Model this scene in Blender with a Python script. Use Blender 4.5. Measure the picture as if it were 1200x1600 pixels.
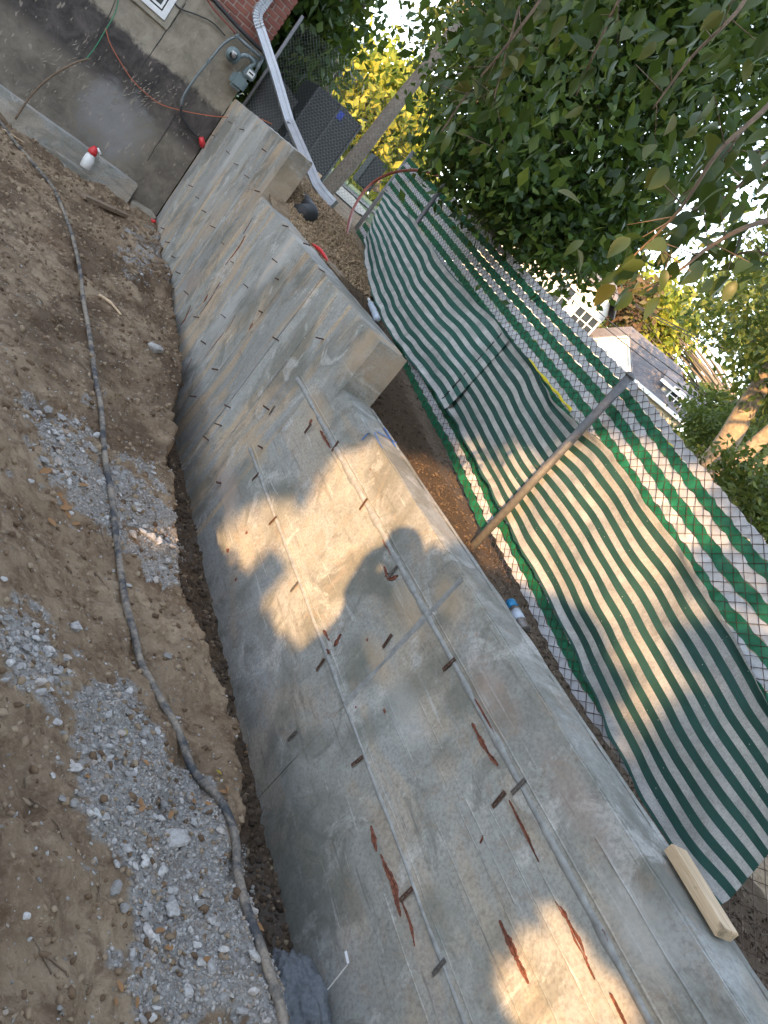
import bpy, bmesh, math, random
import numpy as np
from mathutils import Vector, Matrix
from mathutils import noise as mnoise
random.seed(7); RN = np.random.RandomState(7)
C = bpy.context.scene
COL = C.collection
for o in list(bpy.data.objects): bpy.data.objects.remove(o)

# ------------------------------------------------------------------ camera (world origin is the camera; z up, y along the wall, x across it)
R_ = np.array([0.70852288, -0.31949452, 0.62922061])
U_ = np.array([-0.39664972, 0.55716287, 0.7295468])
F_ = np.array([0.58366457, 0.76648078, -0.26803523])
cam = bpy.data.objects.new('camera', bpy.data.cameras.new('camera')); COL.objects.link(cam)
cam.matrix_world = Matrix(((R_[0], U_[0], -F_[0], 0), (R_[1], U_[1], -F_[1], 0), (R_[2], U_[2], -F_[2], 0), (0, 0, 0, 1)))
cam.data.sensor_width = 36; cam.data.lens = 27; cam.data.clip_end = 2000; cam.data.clip_start = 0.02
C.camera = cam
# ------------------------------------------------------------------ sky, sun, exposure
SUN = np.array([0.61138503, 0.73719881, -0.2876565])           # travel direction of the low sun
EL = math.asin(-SUN[2]); AZ = math.atan2(-SUN[0], -SUN[1])      # where the sun stands (compass angle from +y towards +x)
w = bpy.data.worlds.new('World'); C.world = w; w.use_nodes = True
nt = w.node_tree; nt.nodes.clear()
sky = nt.nodes.new('ShaderNodeTexSky'); sky.sky_type = 'NISHITA'; sky.sun_disc = False
sky.sun_elevation = EL; sky.sun_rotation = AZ; sky.air_density = 1.0; sky.dust_density = .5; sky.ozone_density = 1.0
bg = nt.nodes.new('ShaderNodeBackground'); bg.inputs[1].default_value = 0.15
wo = nt.nodes.new('ShaderNodeOutputWorld')
hsv = nt.nodes.new('ShaderNodeHueSaturation'); hsv.inputs['Saturation'].default_value = .58
nt.links.new(sky.outputs[0], hsv.inputs['Color']); nt.links.new(hsv.outputs[0], bg.inputs[0]); nt.links.new(bg.outputs[0], wo.inputs[0])
sl = bpy.data.lights.new('sun', 'SUN'); sl.energy = 2.0; sl.angle = math.radians(0.5); sl.color = (1.0, 0.60, 0.27)
so = bpy.data.objects.new('sun', sl); COL.objects.link(so)
so.rotation_euler = Vector(SUN).to_track_quat('-Z', 'Y').to_euler()
C.view_settings.view_transform = 'Standard'; C.view_settings.look = 'None'
C.view_settings.exposure = 2.72; C.view_settings.gamma = 1; C.view_settings.use_curve_mapping = False
C.render.engine = 'CYCLES'
C.cycles.max_bounces = 6; C.cycles.transparent_max_bounces = 8

# ------------------------------------------------------------------ survey helpers: where a sight line meets a surface of the place
D = 2.5565                      # distance of the wall face
TH = 0.26                       # wall thickness
def ray(px, py): return F_*1200. + (px-600)*R_ - (py-800)*U_
def onx(px, py, x=D): d = ray(px, py); return d*(x/d[0])
def ony(px, py, y): d = ray(px, py); return d*(y/d[1])
def onz(px, py, z): d = ray(px, py); return d*(z/d[2])
def onr(px, py, dist): d = ray(px, py); return d*(dist/math.hypot(d[0], d[1]))
FA, FK = 3.2, .11
def onf(px, py, a0=FA): d = ray(px, py); return d*(a0/(d[0]-FK*d[1]))
def proj(P):
    P = np.asarray(P, float); w_ = P@F_
    return 600+1200*(P@R_)/w_, 800-1200*(P@U_)/w_

# ------------------------------------------------------------------ object helpers
def props(o, label=None, cat=None, group=None, kind=None):
    if label: o['label'] = label
    if cat: o['category'] = cat
    if group: o['group'] = group
    if kind: o['kind'] = kind
    return o
def empty(name, loc, label, cat, group=None):
    o = bpy.data.objects.new(name, None); COL.objects.link(o); o.location = loc; o.empty_display_size = .1
    return props(o, label, cat, group)
def link(name, me, parent=None):
    o = bpy.data.objects.new(name, me); COL.objects.link(o)
    if parent is not None: setpar(o, parent)
    return o
def wpos(o):
    v = Vector(o.location); p = o.parent
    while p: v += Vector(p.location); p = p.parent
    return v
def setpar(o, parent):                   # all roots are unrotated empties: keep world coordinates of the mesh
    o.parent = parent; o.location = Vector(o.location)-wpos(parent)
def mesh_np(name, V, Fa, mat, smooth=False):
    V = np.asarray(V, np.float32); me = bpy.data.meshes.new(name)
    if isinstance(Fa, np.ndarray):
        n, k = Fa.shape
        me.vertices.add(len(V)); me.vertices.foreach_set('co', V.ravel())
        me.loops.add(n*k); me.loops.foreach_set('vertex_index', Fa.astype(np.int32).ravel())
        me.polygons.add(n); me.polygons.foreach_set('loop_start', np.arange(0, n*k, k, dtype=np.int32))
        me.polygons.foreach_set('loop_total', np.full(n, k, np.int32))
        me.update(calc_edges=True); me.validate()
    else:
        me.from_pydata([tuple(map(float, v)) for v in V], [], Fa); me.update()
    if smooth: me.polygons.foreach_set('use_smooth', [True]*len(me.polygons))
    if mat: me.materials.append(mat)
    return me
class MB:
    def __init__(s): s.V = []; s.F = []
    def add(s, V, F):
        n = len(s.V); s.V += [tuple(map(float, v)) for v in V]; s.F += [tuple(i+n for i in f) for f in F]; return s
    def box(s, c, size, ax=None):
        c = np.array(c, float); h = np.array(size, float)/2
        ax = np.eye(3) if ax is None else np.array(ax, float)
        V = [c+ax[0]*h[0]*i+ax[1]*h[1]*j+ax[2]*h[2]*k for i in (-1, 1) for j in (-1, 1) for k in (-1, 1)]
        return s.add(V, [(0, 1, 3, 2), (4, 6, 7, 5), (0, 4, 5, 1), (2, 3, 7, 6), (0, 2, 6, 4), (1, 5, 7, 3)])
    def bx(s, x0, x1, y0, y1, z0, z1): return s.box(((x0+x1)/2, (y0+y1)/2, (z0+z1)/2), (x1-x0, y1-y0, z1-z0))
    def tube(s, P, r, n=8, cap=True):
        P = [np.array(p, float) for p in P]; m = len(P)
        rr = r if hasattr(r, '__len__') else [r]*m
        up = np.array([0.13, .21, .97]); V = []; prev = None
        for i, p in enumerate(P):
            t = P[min(i+1, m-1)]-P[max(i-1, 0)]; t = t/(np.linalg.norm(t)+1e-9)
            a = np.cross(t, up if prev is None else np.cross(prev, t)); 
            if prev is not None: a = prev-t*(prev@t)
            if np.linalg.norm(a) < 1e-6: a = np.cross(t, [1, 0, 0])
            a /= np.linalg.norm(a); b = np.cross(t, a); prev = a
            for k in range(n):
                q = 2*math.pi*k/n; V.append(p+rr[i]*(a*math.cos(q)+b*math.sin(q)))
        F = [(i*n+k, i*n+(k+1) % n, (i+1)*n+(k+1) % n, (i+1)*n+k) for i in range(m-1) for k in range(n)]
        if cap: F += [tuple(range(n-1, -1, -1)), tuple((m-1)*n+k for k in range(n))]
        return s.add(V, F)
    def grid(s, G):
        G = np.asarray(G); a, b = G.shape[:2]
        return s.add(G.reshape(-1, 3), [(i*b+j, i*b+j+1, (i+1)*b+j+1, (i+1)*b+j) for i in range(a-1) for j in range(b-1)])
    def slab(s, P, n, t):               # polygon P thickened along n
        P = [np.array(p, float) for p in P]; n = np.array(n, float)*t; k = len(P)
        return s.add(P+[p+n for p in P], [tuple(range(k-1, -1, -1)), tuple(range(k, 2*k))]+[(i, (i+1) % k, k+(i+1) % k, k+i) for i in range(k)])
    def build(s, name, mat, parent=None, smooth=False, bevel=0):
        me = bpy.data.meshes.new(name); me.from_pydata(s.V, [], s.F); me.update()
        if bevel:
            bm = bmesh.new(); bm.from_mesh(me)
            bmesh.ops.bevel(bm, geom=bm.edges[:], offset=bevel, segments=2, affect='EDGES', clamp_overlap=True)
            bm.to_mesh(me); bm.free()
        if smooth: me.polygons.foreach_set('use_smooth', [True]*len(me.polygons))
        me.materials.append(mat)
        return link(name, me, parent)
def spline(P, n=8):
    P = [np.array(p, float) for p in P]; P = [2*P[0]-P[1]]+P+[2*P[-1]-P[-2]]; out = []
    for i in range(1, len(P)-2):
        for k in range(n):
            t = k/n; a, b, c, d = P[i-1:i+3]
            out.append(.5*((2*b)+(c-a)*t+(2*a-5*b+4*c-d)*t*t+(-a+3*b-3*c+d)*t**3))
    out.append(P[-2]); return out

# ------------------------------------------------------------------ materials
def new_mat(name):
    m = bpy.data.materials.new(name); m.use_nodes = True; t = m.node_tree
    return m, t, t.nodes['Principled BSDF']
def nd(t, kind, **kw):
    n = t.nodes.new(kind)
    for k, v in kw.items():
        if k in n.inputs: n.inputs[k].default_value = v
        else: setattr(n, k, v)
    return n
def coords(t, scale=(1, 1, 1), world=True):
    if world: g = nd(t, 'ShaderNodeNewGeometry').outputs['Position']
    else: g = nd(t, 'ShaderNodeTexCoord').outputs['Object']
    mp = nd(t, 'ShaderNodeMapping'); mp.inputs['Scale'].default_value = scale
    t.links.new(g, mp.inputs['Vector']); return mp.outputs[0]
def noise(t, vec, scale, detail=6, rough=.6, dist=0):
    n = nd(t, 'ShaderNodeTexNoise'); n.inputs['Scale'].default_value = scale; n.inputs['Detail'].default_value = detail
    n.inputs['Roughness'].default_value = rough; n.inputs['Distortion'].default_value = dist
    t.links.new(vec, n.inputs['Vector']); return n.outputs['Fac']
def ramp(t, fac, stops):
    r = nd(t, 'ShaderNodeValToRGB'); e = r.color_ramp.elements
    while len(e) < len(stops): e.new(.5)
    for i, (p, c) in enumerate(stops):
        e[i].position = p; e[i].color = (c, c, c, 1) if not hasattr(c, '__len__') else (*c, 1)
    t.links.new(fac, r.inputs[0]); return r.outputs[0]
def mix(t, fac, a, b, mode='MIX'):
    m = nd(t, 'ShaderNodeMix'); m.data_type = 'RGBA'; m.blend_type = mode
    for s, v in ((m.inputs[0], fac), (m.inputs[6], a), (m.inputs[7], b)):
        if hasattr(v, 'default_value'): t.links.new(v, s)
        elif hasattr(v, '__len__'): s.default_value = (*v, 1)
        else: s.default_value = v
    return m.outputs[2]
def math_(t, op, a, b=0):
    m = nd(t, 'ShaderNodeMath'); m.operation = op
    for s, v in ((m.inputs[0], a), (m.inputs[1], b)):
        if hasattr(v, 'default_value'): t.links.new(v, s)
        else: s.default_value = v
    return m.outputs[0]
def bump(t, bs, h, strength=.5, dist=.01):
    b = nd(t, 'ShaderNodeBump'); b.inputs['Strength'].default_value = strength; b.inputs['Distance'].default_value = dist
    t.links.new(h, b.inputs['Height']); t.links.new(b.outputs[0], bs.inputs['Normal'])
def plain(name, col, rough=.6, metal=0, var=.25, scale=30, bumps=.15, world=False):
    m, t, b = new_mat(name); v = coords(t, world=world); n = noise(t, v, scale)
    n2 = noise(t, v, scale*.17, 4)
    c = mix(t, ramp(t, n, [(.3, 0), (.7, 1)]), tuple(x*(1-var) for x in col), tuple(min(1, x*(1+var)) for x in col))
    c = mix(t, ramp(t, n2, [(.35, .0), (.75, var)]), c, tuple(x*.5 for x in col))
    t.links.new(c, b.inputs['Base Color']); b.inputs['Roughness'].default_value = rough; b.inputs['Metallic'].default_value = metal
    if bumps: bump(t, b, n, bumps, .004)
    return m
DK = (.13, .14, .115); TAN = (.50, .36, .22); PAL = (.52, .52, .50); PNK = (.42, .31, .25)
STAINS = [(560, 1045, .22, .16, DK, .8), (650, 1075, .12, .30, DK, .75), (725, 1085, .10, .16, DK, .8), (455, 1330, .55, .35, DK, .7), (680, 1430, .14, .10, DK, .7), (565, 1150, .10, .22, DK, .7), (600, 905, .30, .12, DK, .55),
          (567, 545, .16, .34, TAN, .85), (640, 950, .22, .10, TAN, .6), (700, 935, .16, .08, TAN, .6), (400, 700, .3, .12, TAN, .6), (355, 760, .35, .14, PNK, .6), (500, 640, .3, .10, TAN, .6), (590, 1030, .2, .08, TAN, .5),
          (770, 1080, .25, .10, PNK, .5), (1000, 1450, .2, .10, PAL, .8), (900, 1250, .3, .09, PNK, .45), (640, 1120, .25, .12, PAL, .45), (410, 300, .18, .5, TAN, .6), (340, 340, .2, .5, TAN, .55), (440, 230, .12, .35, TAN, .6), (370, 230, .15, .8, PAL, .7), (440, 400, .2, .5, PAL, .6), (350, 500, .2, .5, PAL, .55), (300, 440, .3, .2, PNK, .5)]
def concrete(name, vertical):
    m, t, b = new_mat(name)
    P = coords(t)
    S = coords(t, (1, 9, .55) if vertical else (1, .7, 7))
    S2 = coords(t, (1, 3.2, .6) if vertical else (1, .8, 2.2))
    fine = noise(t, P, 60, 8, .65); med = noise(t, P, 6, 9, .66, .4); big = noise(t, P, 1.3, 6, .6, .6)
    st = noise(t, S, 1.0, 8, .62, .3); st2 = noise(t, S2, 1.2, 7, .6, .5)
    oi = nd(t, 'ShaderNodeObjectInfo').outputs['Random']
    c = mix(t, ramp(t, med, [(.3, 0), (.7, 1)]), (.235, .24, .21), (.41, .405, .365))
    c = mix(t, ramp(t, st, [(.38, 0), (.62, .75)]), c, (.36, .37, .36))
    c = mix(t, ramp(t, st2, [(.50, 0), (.58, .8 if vertical else .35)]), c, (.52, .38, .24))       # tan form-oil stain
    c = mix(t, ramp(t, big, [(.5, 0), (.62, .8)]), c, (.17, .17, .14))        # damp dark areas
    dark = noise(t, S, 2.3, 6, .7, .2)
    c = mix(t, ramp(t, dark, [(.58, 0), (.68, .55)]), c, (.14, .13, .11))
    wht = noise(t, P, 3.1, 10, .72, .8)
    c = mix(t, ramp(t, wht, [(.56, 0), (.63, .6)]), c, (.58, .57, .54))        # laitance, lime bloom
    spot = noise(t, P, 11, 5, .7, .3)
    c = mix(t, ramp(t, spot, [(.68, 0), (.73, .6)]), c, (.33, .15, .075))       # rust freckles
    brn = noise(t, P, 4.3, 10, .74, 1.2)
    c = mix(t, ramp(t, brn, [(.55, 0), (.60, .38)]), c, (.33, .255, .185))
    smr = noise(t, coords(t, (1, 2.2, 2.2)), 1.1, 9, .7, 1.5)
    c = mix(t, ramp(t, smr, [(.55, 0), (.62, .6)]), c, (.165, .17, .145))
    scr = noise(t, coords(t, (1, 26, 1.6) if vertical else (1, 1.6, 30)), 1.0, 4, .6, .2)
    c = mix(t, ramp(t, scr, [(.64, 0), (.68, .5)]), c, (.56, .56, .54))
    c = mix(t, ramp(t, scr, [(.30, .5), (.34, 0)]), c, (.13, .125, .11))
    c = mix(t, ramp(t, fine, [(.3, .55), (.55, 0)]), c, (.13, .12, .11))
    geo = nd(t, 'ShaderNodeNewGeometry').outputs['Position']
    wob = math_(t, 'ADD', math_(t, 'MULTIPLY', noise(t, P, 3.5, 9, .7, .6), 1.5), -.75)
    for (px, py, ry, rz, col_, k) in STAINS:
        q = onx(px, py); mp = nd(t, 'ShaderNodeMapping'); mp.inputs['Scale'].default_value = (0, 1/ry, 1/rz); mp.inputs['Location'].default_value = (0, -q[1]/ry, -q[2]/rz)
        t.links.new(geo, mp.inputs['Vector']); ln = nd(t, 'ShaderNodeVectorMath'); ln.operation = 'LENGTH'; t.links.new(mp.outputs[0], ln.inputs[0])
        dd = math_(t, 'MULTIPLY', math_(t, 'ADD', ln.outputs['Value'], wob), .5)
        c = mix(t, math_(t, 'MULTIPLY', ramp(t, dd, [(.22, k), (.55, 0)]), ramp(t, med, [(.3, 1), (.7, .55)])), c, col_)
    hv = nd(t, 'ShaderNodeHueSaturation'); t.links.new(c, hv.inputs['Color'])
    t.links.new(math_(t, 'ADD', math_(t, 'MULTIPLY', oi, .26), .87), hv.inputs['Value'])
    t.links.new(hv.outputs[0], b.inputs['Base Color']); b.inputs['Roughness'].default_value = .78
    pit = nd(t, 'ShaderNodeTexVoronoi'); pit.inputs['Scale'].default_value = 22; t.links.new(P, pit.inputs['Vector'])
    pits = ramp(t, pit.outputs['Distance'], [(.04, 0), (.12, 1)])
    h = math_(t, 'ADD', math_(t, 'MULTIPLY', fine, .35), math_(t, 'ADD', math_(t, 'MULTIPLY', st, .8), math_(t, 'MULTIPLY', pits, .12)))
    bump(t, b, h, .55, .008)
    return m
M = {}
M['paste'] = plain('cement_paste', (.30, .305, .295), .8, 0, .28, 25, .5, True)
M['con_far'] = concrete('concrete_board_marked', True); M['con'] = concrete('concrete_plain', False)
def soil_mat():
    m, t, b = new_mat('soil'); P = coords(t)
    a = noise(t, P, 2.0, 10, .68, .3); f = noise(t, P, 45, 8, .7); g = noise(t, P, 9, 8, .7, .5)
    at = nd(t, 'ShaderNodeAttribute'); at.attribute_name = 'gravel'
    ad = nd(t, 'ShaderNodeAttribute'); ad.attribute_name = 'darker'
    c = mix(t, ramp(t, a, [(.33, 0), (.66, 1)]), (.165, .11, .068), (.37, .285, .19))
    c = mix(t, ramp(t, g, [(.46, 0), (.62, .7)]), c, (.11, .068, .042))
    c = mix(t, ramp(t, f, [(.5, 0), (.7, .6)]), c, (.38, .30, .215))
    gv = mix(t, ramp(t, f, [(.35, 0), (.65, 1)]), (.19, .18, .165), (.40, .39, .365))
    c = mix(t, math_(t, 'MULTIPLY', at.outputs['Fac'], ramp(t, g, [(.3, .35), (.5, 1)])), c, gv)
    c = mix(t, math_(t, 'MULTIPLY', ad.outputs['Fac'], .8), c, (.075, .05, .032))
    t.links.new(c, b.inputs['Base Color']); b.inputs['Roughness'].default_value = .95
    b.inputs['Specular IOR Level'].default_value = .15
    bump(t, b, math_(t, 'ADD', math_(t, 'MULTIPLY', f, .6), g), 1.0, .02)
    return m
M['soil'] = soil_mat()
def island(name, cols, rough=.8, trans=0, bumpy=0, spec=.3):
    m, t, b = new_mat(name); g = nd(t, 'ShaderNodeNewGeometry')
    c = ramp(t, g.outputs['Random Per Island'], [(i/(len(cols)-1), k) for i, k in enumerate(cols)])
    if bumpy:
        n = noise(t, coords(t), bumpy, 5); c = mix(t, ramp(t, n, [(.35, .45), (.6, 0)]), c, tuple(x*.45 for x in cols[0])); bump(t, b, n, .5, .003)
    t.links.new(c, b.inputs['Base Color']); b.inputs['Roughness'].default_value = rough; b.inputs['Specular IOR Level'].default_value = spec
    if trans:
        tr = nd(t, 'ShaderNodeBsdfTranslucent'); t.links.new(mix(t, .5, c, (.16, .22, .02), 'MIX'), tr.inputs[0])
        ms = nd(t, 'ShaderNodeMixShader'); ms.inputs[0].default_value = trans
        t.links.new(b.outputs[0], ms.inputs[1]); t.links.new(tr.outputs[0], ms.inputs[2])
        t.links.new(ms.outputs[0], t.nodes['Material Output'].inputs[0])
    return m
M['leaf_dark'] = island('leaves_dark', [(.014, .036, .009), (.026, .06, .013), (.045, .095, .02), (.13, .17, .03)], .38, .35)
M['leaf_near'] = island('leaves_near', [(.022, .042, .012), (.04, .066, .018), (.065, .09, .028), (.14, .125, .035)], .4, .3)
M['leaf_mid'] = island('leaves_mid', [(.05, .08, .02), (.08, .11, .03), (.12, .15, .035), (.17, .18, .04)], .55, .3)
M['leaf_yellow'] = island('leaves_yellow', [(.14, .18, .02), (.34, .33, .04), (.42, .38, .06), (.20, .24, .03), (.10, .14, .02)], .6, .4)
M['leaf_red'] = island('leaves_red', [(.07, .045, .03), (.12, .07, .04), (.10, .09, .035)], .6, .3)
M['stone'] = island('crushed_stone', [(.24, .235, .225), (.36, .35, .34), (.46, .455, .44), (.33, .29, .25)], .85, 0, 60)
M['gravel'] = island('fine_gravel', [(.17, .155, .135), (.30, .285, .26), (.42, .405, .38), (.27, .21, .15)], .9)
M['clod'] = island('soil_clods', [(.10, .065, .04), (.17, .115, .07), (.25, .185, .12), (.30, .235, .16)], .95)
M['dark_clod'] = island('dark_crumbs', [(.045, .032, .022), (.09, .065, .045), (.14, .10, .07), (.06, .045, .03)], .95)
M['mulch'] = island('wood_chips', [(.20, .13, .08), (.33, .24, .15), (.44, .33, .21), (.14, .09, .055)], .9)
M['dryleaf'] = island('dry_leaves', [(.26, .12, .05), (.34, .19, .09), (.20, .10, .05)], .8, .15)
M['twig'] = plain('twig', (.17, .12, .08), .9)
M['bark'] = plain('bark', (.17, .14, .11), .95, 0, .45, 25, .9)
M['pale_bark'] = plain('bark_pale', (.30, .23, .16), .95, 0, .4, 12, .9)  # paler bark tone for the trunks at the right
M['rust'] = plain('rusty_steel', (.15, .085, .06), .65, .5, .5, 90, .4)
M['steel'] = plain('dull_steel', (.24, .22, .21), .5, .7, .4, 90, .3)
M['scar'] = plain('rusty_scar', (.21, .075, .045), .9, 0, .75, 90, .9, True)
M['galv'] = plain('galvanised_pipe', (.17, .17, .175), .6, .35, .25, 40, .2)
M['wire'] = plain('rusty_wire', (.12, .08, .06), .7, .4, .4, 60, 0)
M['wire_grey'] = plain('grey_wire', (.20, .22, .21), .6, .4, .3, 60, 0)
M['slat_g'] = plain('green_slat', (.010, .15, .075), .5, 0, .3, 25, .1, True)
M['slat_w'] = plain('white_slat', (.56, .57, .60), .55, 0, .14, 20, .1, True)
M['black'] = plain('black_plastic', (.02, .021, .022), .6, 0, .3, 20, .1)
M['cable'] = plain('black_cable', (.03, .03, .032), .6, 0, .3, 20, 0)
M['red'] = plain('red_plastic', (.55, .03, .035), .45, 0, .15, 30, .1)
M['white'] = plain('white_paint', (.72, .73, .73), .5, 0, .08, 20, .05)
M['whitemet'] = plain('white_aluminium', (.36, .38, .41), .4, .2, .1, 14, .08)
M['wood'] = None
def wood_mat(name, ca, cb, sc=(3, 40, 40)):
    m, t, b = new_mat(name); v = coords(t, sc, False); n = noise(t, v, 1.5, 7, .6, 1.2); k = noise(t, coords(t, world=False), 9, 3)
    c = mix(t, ramp(t, n, [(.35, 0), (.65, 1)]), ca, cb); c = mix(t, ramp(t, k, [(.64, 0), (.72, .7)]), c, tuple(x*.4 for x in ca))
    t.links.new(c, b.inputs['Base Color']); b.inputs['Roughness'].default_value = .7; bump(t, b, n, .4, .003); return m
M['wood'] = wood_mat('new_lumber', (.46, .33, .20), (.66, .50, .33)); M['oldwood'] = wood_mat('weathered_wood', (.15, .11, .075), (.30, .23, .165))
M['meter'] = plain('grey_green_meter', (.17, .22, .23), .45, .1, .15, 30, .1)
M['pipe'] = plain('grey_pipe', (.16, .19, .20), .5, .2, .25, 30, .1)
M['brownpipe'] = plain('brown_pipe', (.26, .07, .05), .45, 0, .25, 20, .05)
M['glass'] = plain('window_glass', (.03, .04, .05), .08, 0, .2, 3, 0)
M['grass'] = plain('lawn', (.06, .10, .03), .95, 0, .4, 3, .6, True)
M['street'] = plain('asphalt', (.21, .21, .22), .9, 0, .1, 4, .2, True)
M['siding_w'] = plain('white_siding', (.80, .76, .68), .7, 0, .05, 2, 0)
M['siding_t'] = plain('tan_siding', (.62, .52, .40), .75, 0, .08, 2, 0)
M['siding_g'] = plain('grey_siding', (.33, .35, .36), .75, 0, .08, 2, 0)
M['roof'] = plain('grey_roof_shingles', (.155, .145, .15), .9, 0, .25, 3, .2)
M['blue'] = plain('blue_marking_paint', (.05, .17, .50), .7, 0, .3, 60, 0)
M['yellow'] = plain('yellow_tape', (.75, .62, .03), .5, 0, .1, 20, 0)
M['orange'] = plain('orange_string', (.45, .13, .06), .7, 0, .1, 20, 0)
M['greenwire'] = plain('green_wire', (.05, .22, .12), .6, 0, .1, 20, 0)
M['water'] = plain('clear_plastic', (.50, .58, .68), .12, 0, .2, 30, .5)
def muddy(name, base, mud=(.36, .29, .21), th=.5):
    m, t, b = new_mat(name); n = noise(t, coords(t), 7, 8, .7, .4); f = noise(t, coords(t), 60, 5)
    c = mix(t, ramp(t, n, [(th-.05, 0), (th+.1, .85)]), base, mud); c = mix(t, ramp(t, f, [(.35, .4), (.6, 0)]), c, (.02, .02, .02))
    t.links.new(c, b.inputs['Base Color']); b.inputs['Roughness'].default_value = .75; bump(t, b, f, .4, .004); return m
M['hose'] = muddy('muddy_black_hose', (.05, .055, .062), (.33, .28, .22), .47)
def tarp_mat(name, wcol, gcol, n):
    m, t, b = new_mat(name); uv = nd(t, 'ShaderNodeUVMap'); sp = nd(t, 'ShaderNodeSeparateXYZ'); t.links.new(uv.outputs[0], sp.inputs[0])
    v = math_(t, 'FRACT', sp.outputs[1], 0)
    edge = ramp(t, v, [(0, 0), (.012, 1), (.52, 1), (.532, 0)])
    P = coords(t); dirt = noise(t, P, 4, 9, .7, .5); f = noise(t, P, 130, 3)
    wc = mix(t, ramp(t, dirt, [(.36, 0), (.66, .95)]), wcol, tuple(x*.5 for x in wcol))
    gc = mix(t, ramp(t, dirt, [(.4, 0), (.7, .5)]), gcol, tuple(min(1, x*1.7+.015) for x in gcol))
    c = mix(t, edge, wc, gc); c = mix(t, ramp(t, f, [(.3, .35), (.6, 0)]), c, (.06, .06, .05))
    wv = nd(t, 'ShaderNodeTexVoronoi'); wv.inputs['Scale'].default_value = 26; t.links.new(P, wv.inputs['Vector'])
    c = mix(t, ramp(t, wv.outputs['Distance'], [(.045, .7), (.07, 0)]), c, (.62, .6, .55))
    t.links.new(c, b.inputs['Base Color']); b.inputs['Roughness'].default_value = .8; bump(t, b, f, .35, .003)
    tr = nd(t, 'ShaderNodeBsdfTranslucent'); t.links.new(c, tr.inputs[0]); ms = nd(t, 'ShaderNodeMixShader'); ms.inputs[0].default_value = .12
    t.links.new(b.outputs[0], ms.inputs[1]); t.links.new(tr.outputs[0], ms.inputs[2]); t.links.new(ms.outputs[0], t.nodes['Material Output'].inputs[0])
    return m
M['tarp_a'] = tarp_mat('striped_mesh_clean', (.66, .66, .64), (.014, .095, .075), 12)
M['tarp_b'] = tarp_mat('striped_mesh_dirty', (.55, .54, .51), (.009, .062, .05), 12)
def stucco_mat():
    m, t, b = new_mat('tarred_foundation'); P = coords(t)
    big = noise(t, P, .8, 7, .6, .4); med = noise(t, P, 4, 9, .7, .5); f = noise(t, P, 40, 6)
    sx = nd(t, 'ShaderNodeSeparateXYZ'); t.links.new(nd(t, 'ShaderNodeNewGeometry').outputs['Position'], sx.inputs[0])
    z = math_(t, 'ADD', sx.outputs[2], math_(t, 'MULTIPLY', math_(t, 'SUBTRACT', med, .5), .35))
    c = mix(t, ramp(t, med, [(.35, 0), (.65, 1)]), (.19, .165, .125), (.33, .29, .225))
    tar = math_(t, 'MULTIPLY', ramp(t, math_(t, 'ADD', math_(t, 'MULTIPLY', z, -1), 0), [(.20, 0), (.27, 1)]), ramp(t, big, [(.36, .7), (.5, 1)]))
    lower = ramp(t, math_(t, 'MULTIPLY', z, -1), [(.85, 1), (1.0, .55)])
    k = mix(t, ramp(t, med, [(.4, 0), (.7, 1)]), (.035, .030, .028), (.115, .10, .09))
    c = mix(t, math_(t, 'MULTIPLY', tar, lower), c, k)
    # grey cement wash around x 1.5, z -1.3
    vd = nd(t, 'ShaderNodeVectorMath'); vd.operation = 'DISTANCE'; g = nd(t, 'ShaderNodeNewGeometry'); t.links.new(g.outputs['Position'], vd.inputs[0]); vd.inputs[1].default_value = (1.33, 12.38, -1.22)
    dd = math_(t, 'ADD', vd.outputs['Value'], math_(t, 'ADD', math_(t, 'MULTIPLY', med, .9), math_(t, 'MULTIPLY', big, .9)))
    c = mix(t, ramp(t, math_(t, 'MULTIPLY', dd, .5), [(.57, .75), (.72, 0)]), c, (.25, .25, .25))
    sp = nd(t, 'ShaderNodeTexNoise'); sp.inputs['Scale'].default_value = 14; sp.inputs['Detail'].default_value = 8; t.links.new(coords(t, (1.6, 1, .6)), sp.inputs['Vector'])
    c = mix(t, ramp(t, sp.outputs['Fac'], [(.63, 0), (.69, .6)]), c, (.36, .31, .25))
    t.links.new(c, b.inputs['Base Color']); b.inputs['Roughness'].default_value = .85; bump(t, b, math_(t, 'ADD', f, med), .6, .01)
    return m
M['stucco'] = stucco_mat()
M['reveal'] = plain('cement_render', (.30, .27, .215), .9, 0, .2, 9, .3)
def brick_mat():
    m, t, b = new_mat('red_brick'); oi = nd(t, 'ShaderNodeObjectInfo').outputs['Random']; n = noise(t, coords(t), 30, 6)
    c = ramp(t, oi, [(0, (.17, .06, .045)), (.5, (.27, .10, .07)), (1, (.22, .075, .06))]); c = mix(t, ramp(t, n, [(.35, .4), (.6, 0)]), c, (.12, .04, .03))
    t.links.new(c, b.inputs['Base Color']); b.inputs['Roughness'].default_value = .9; bump(t, b, n, .4, .004); return m
M['brick'] = brick_mat(); M['mortar'] = plain('mortar', (.38, .34, .30), .95, 0, .15, 20, .3)

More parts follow.
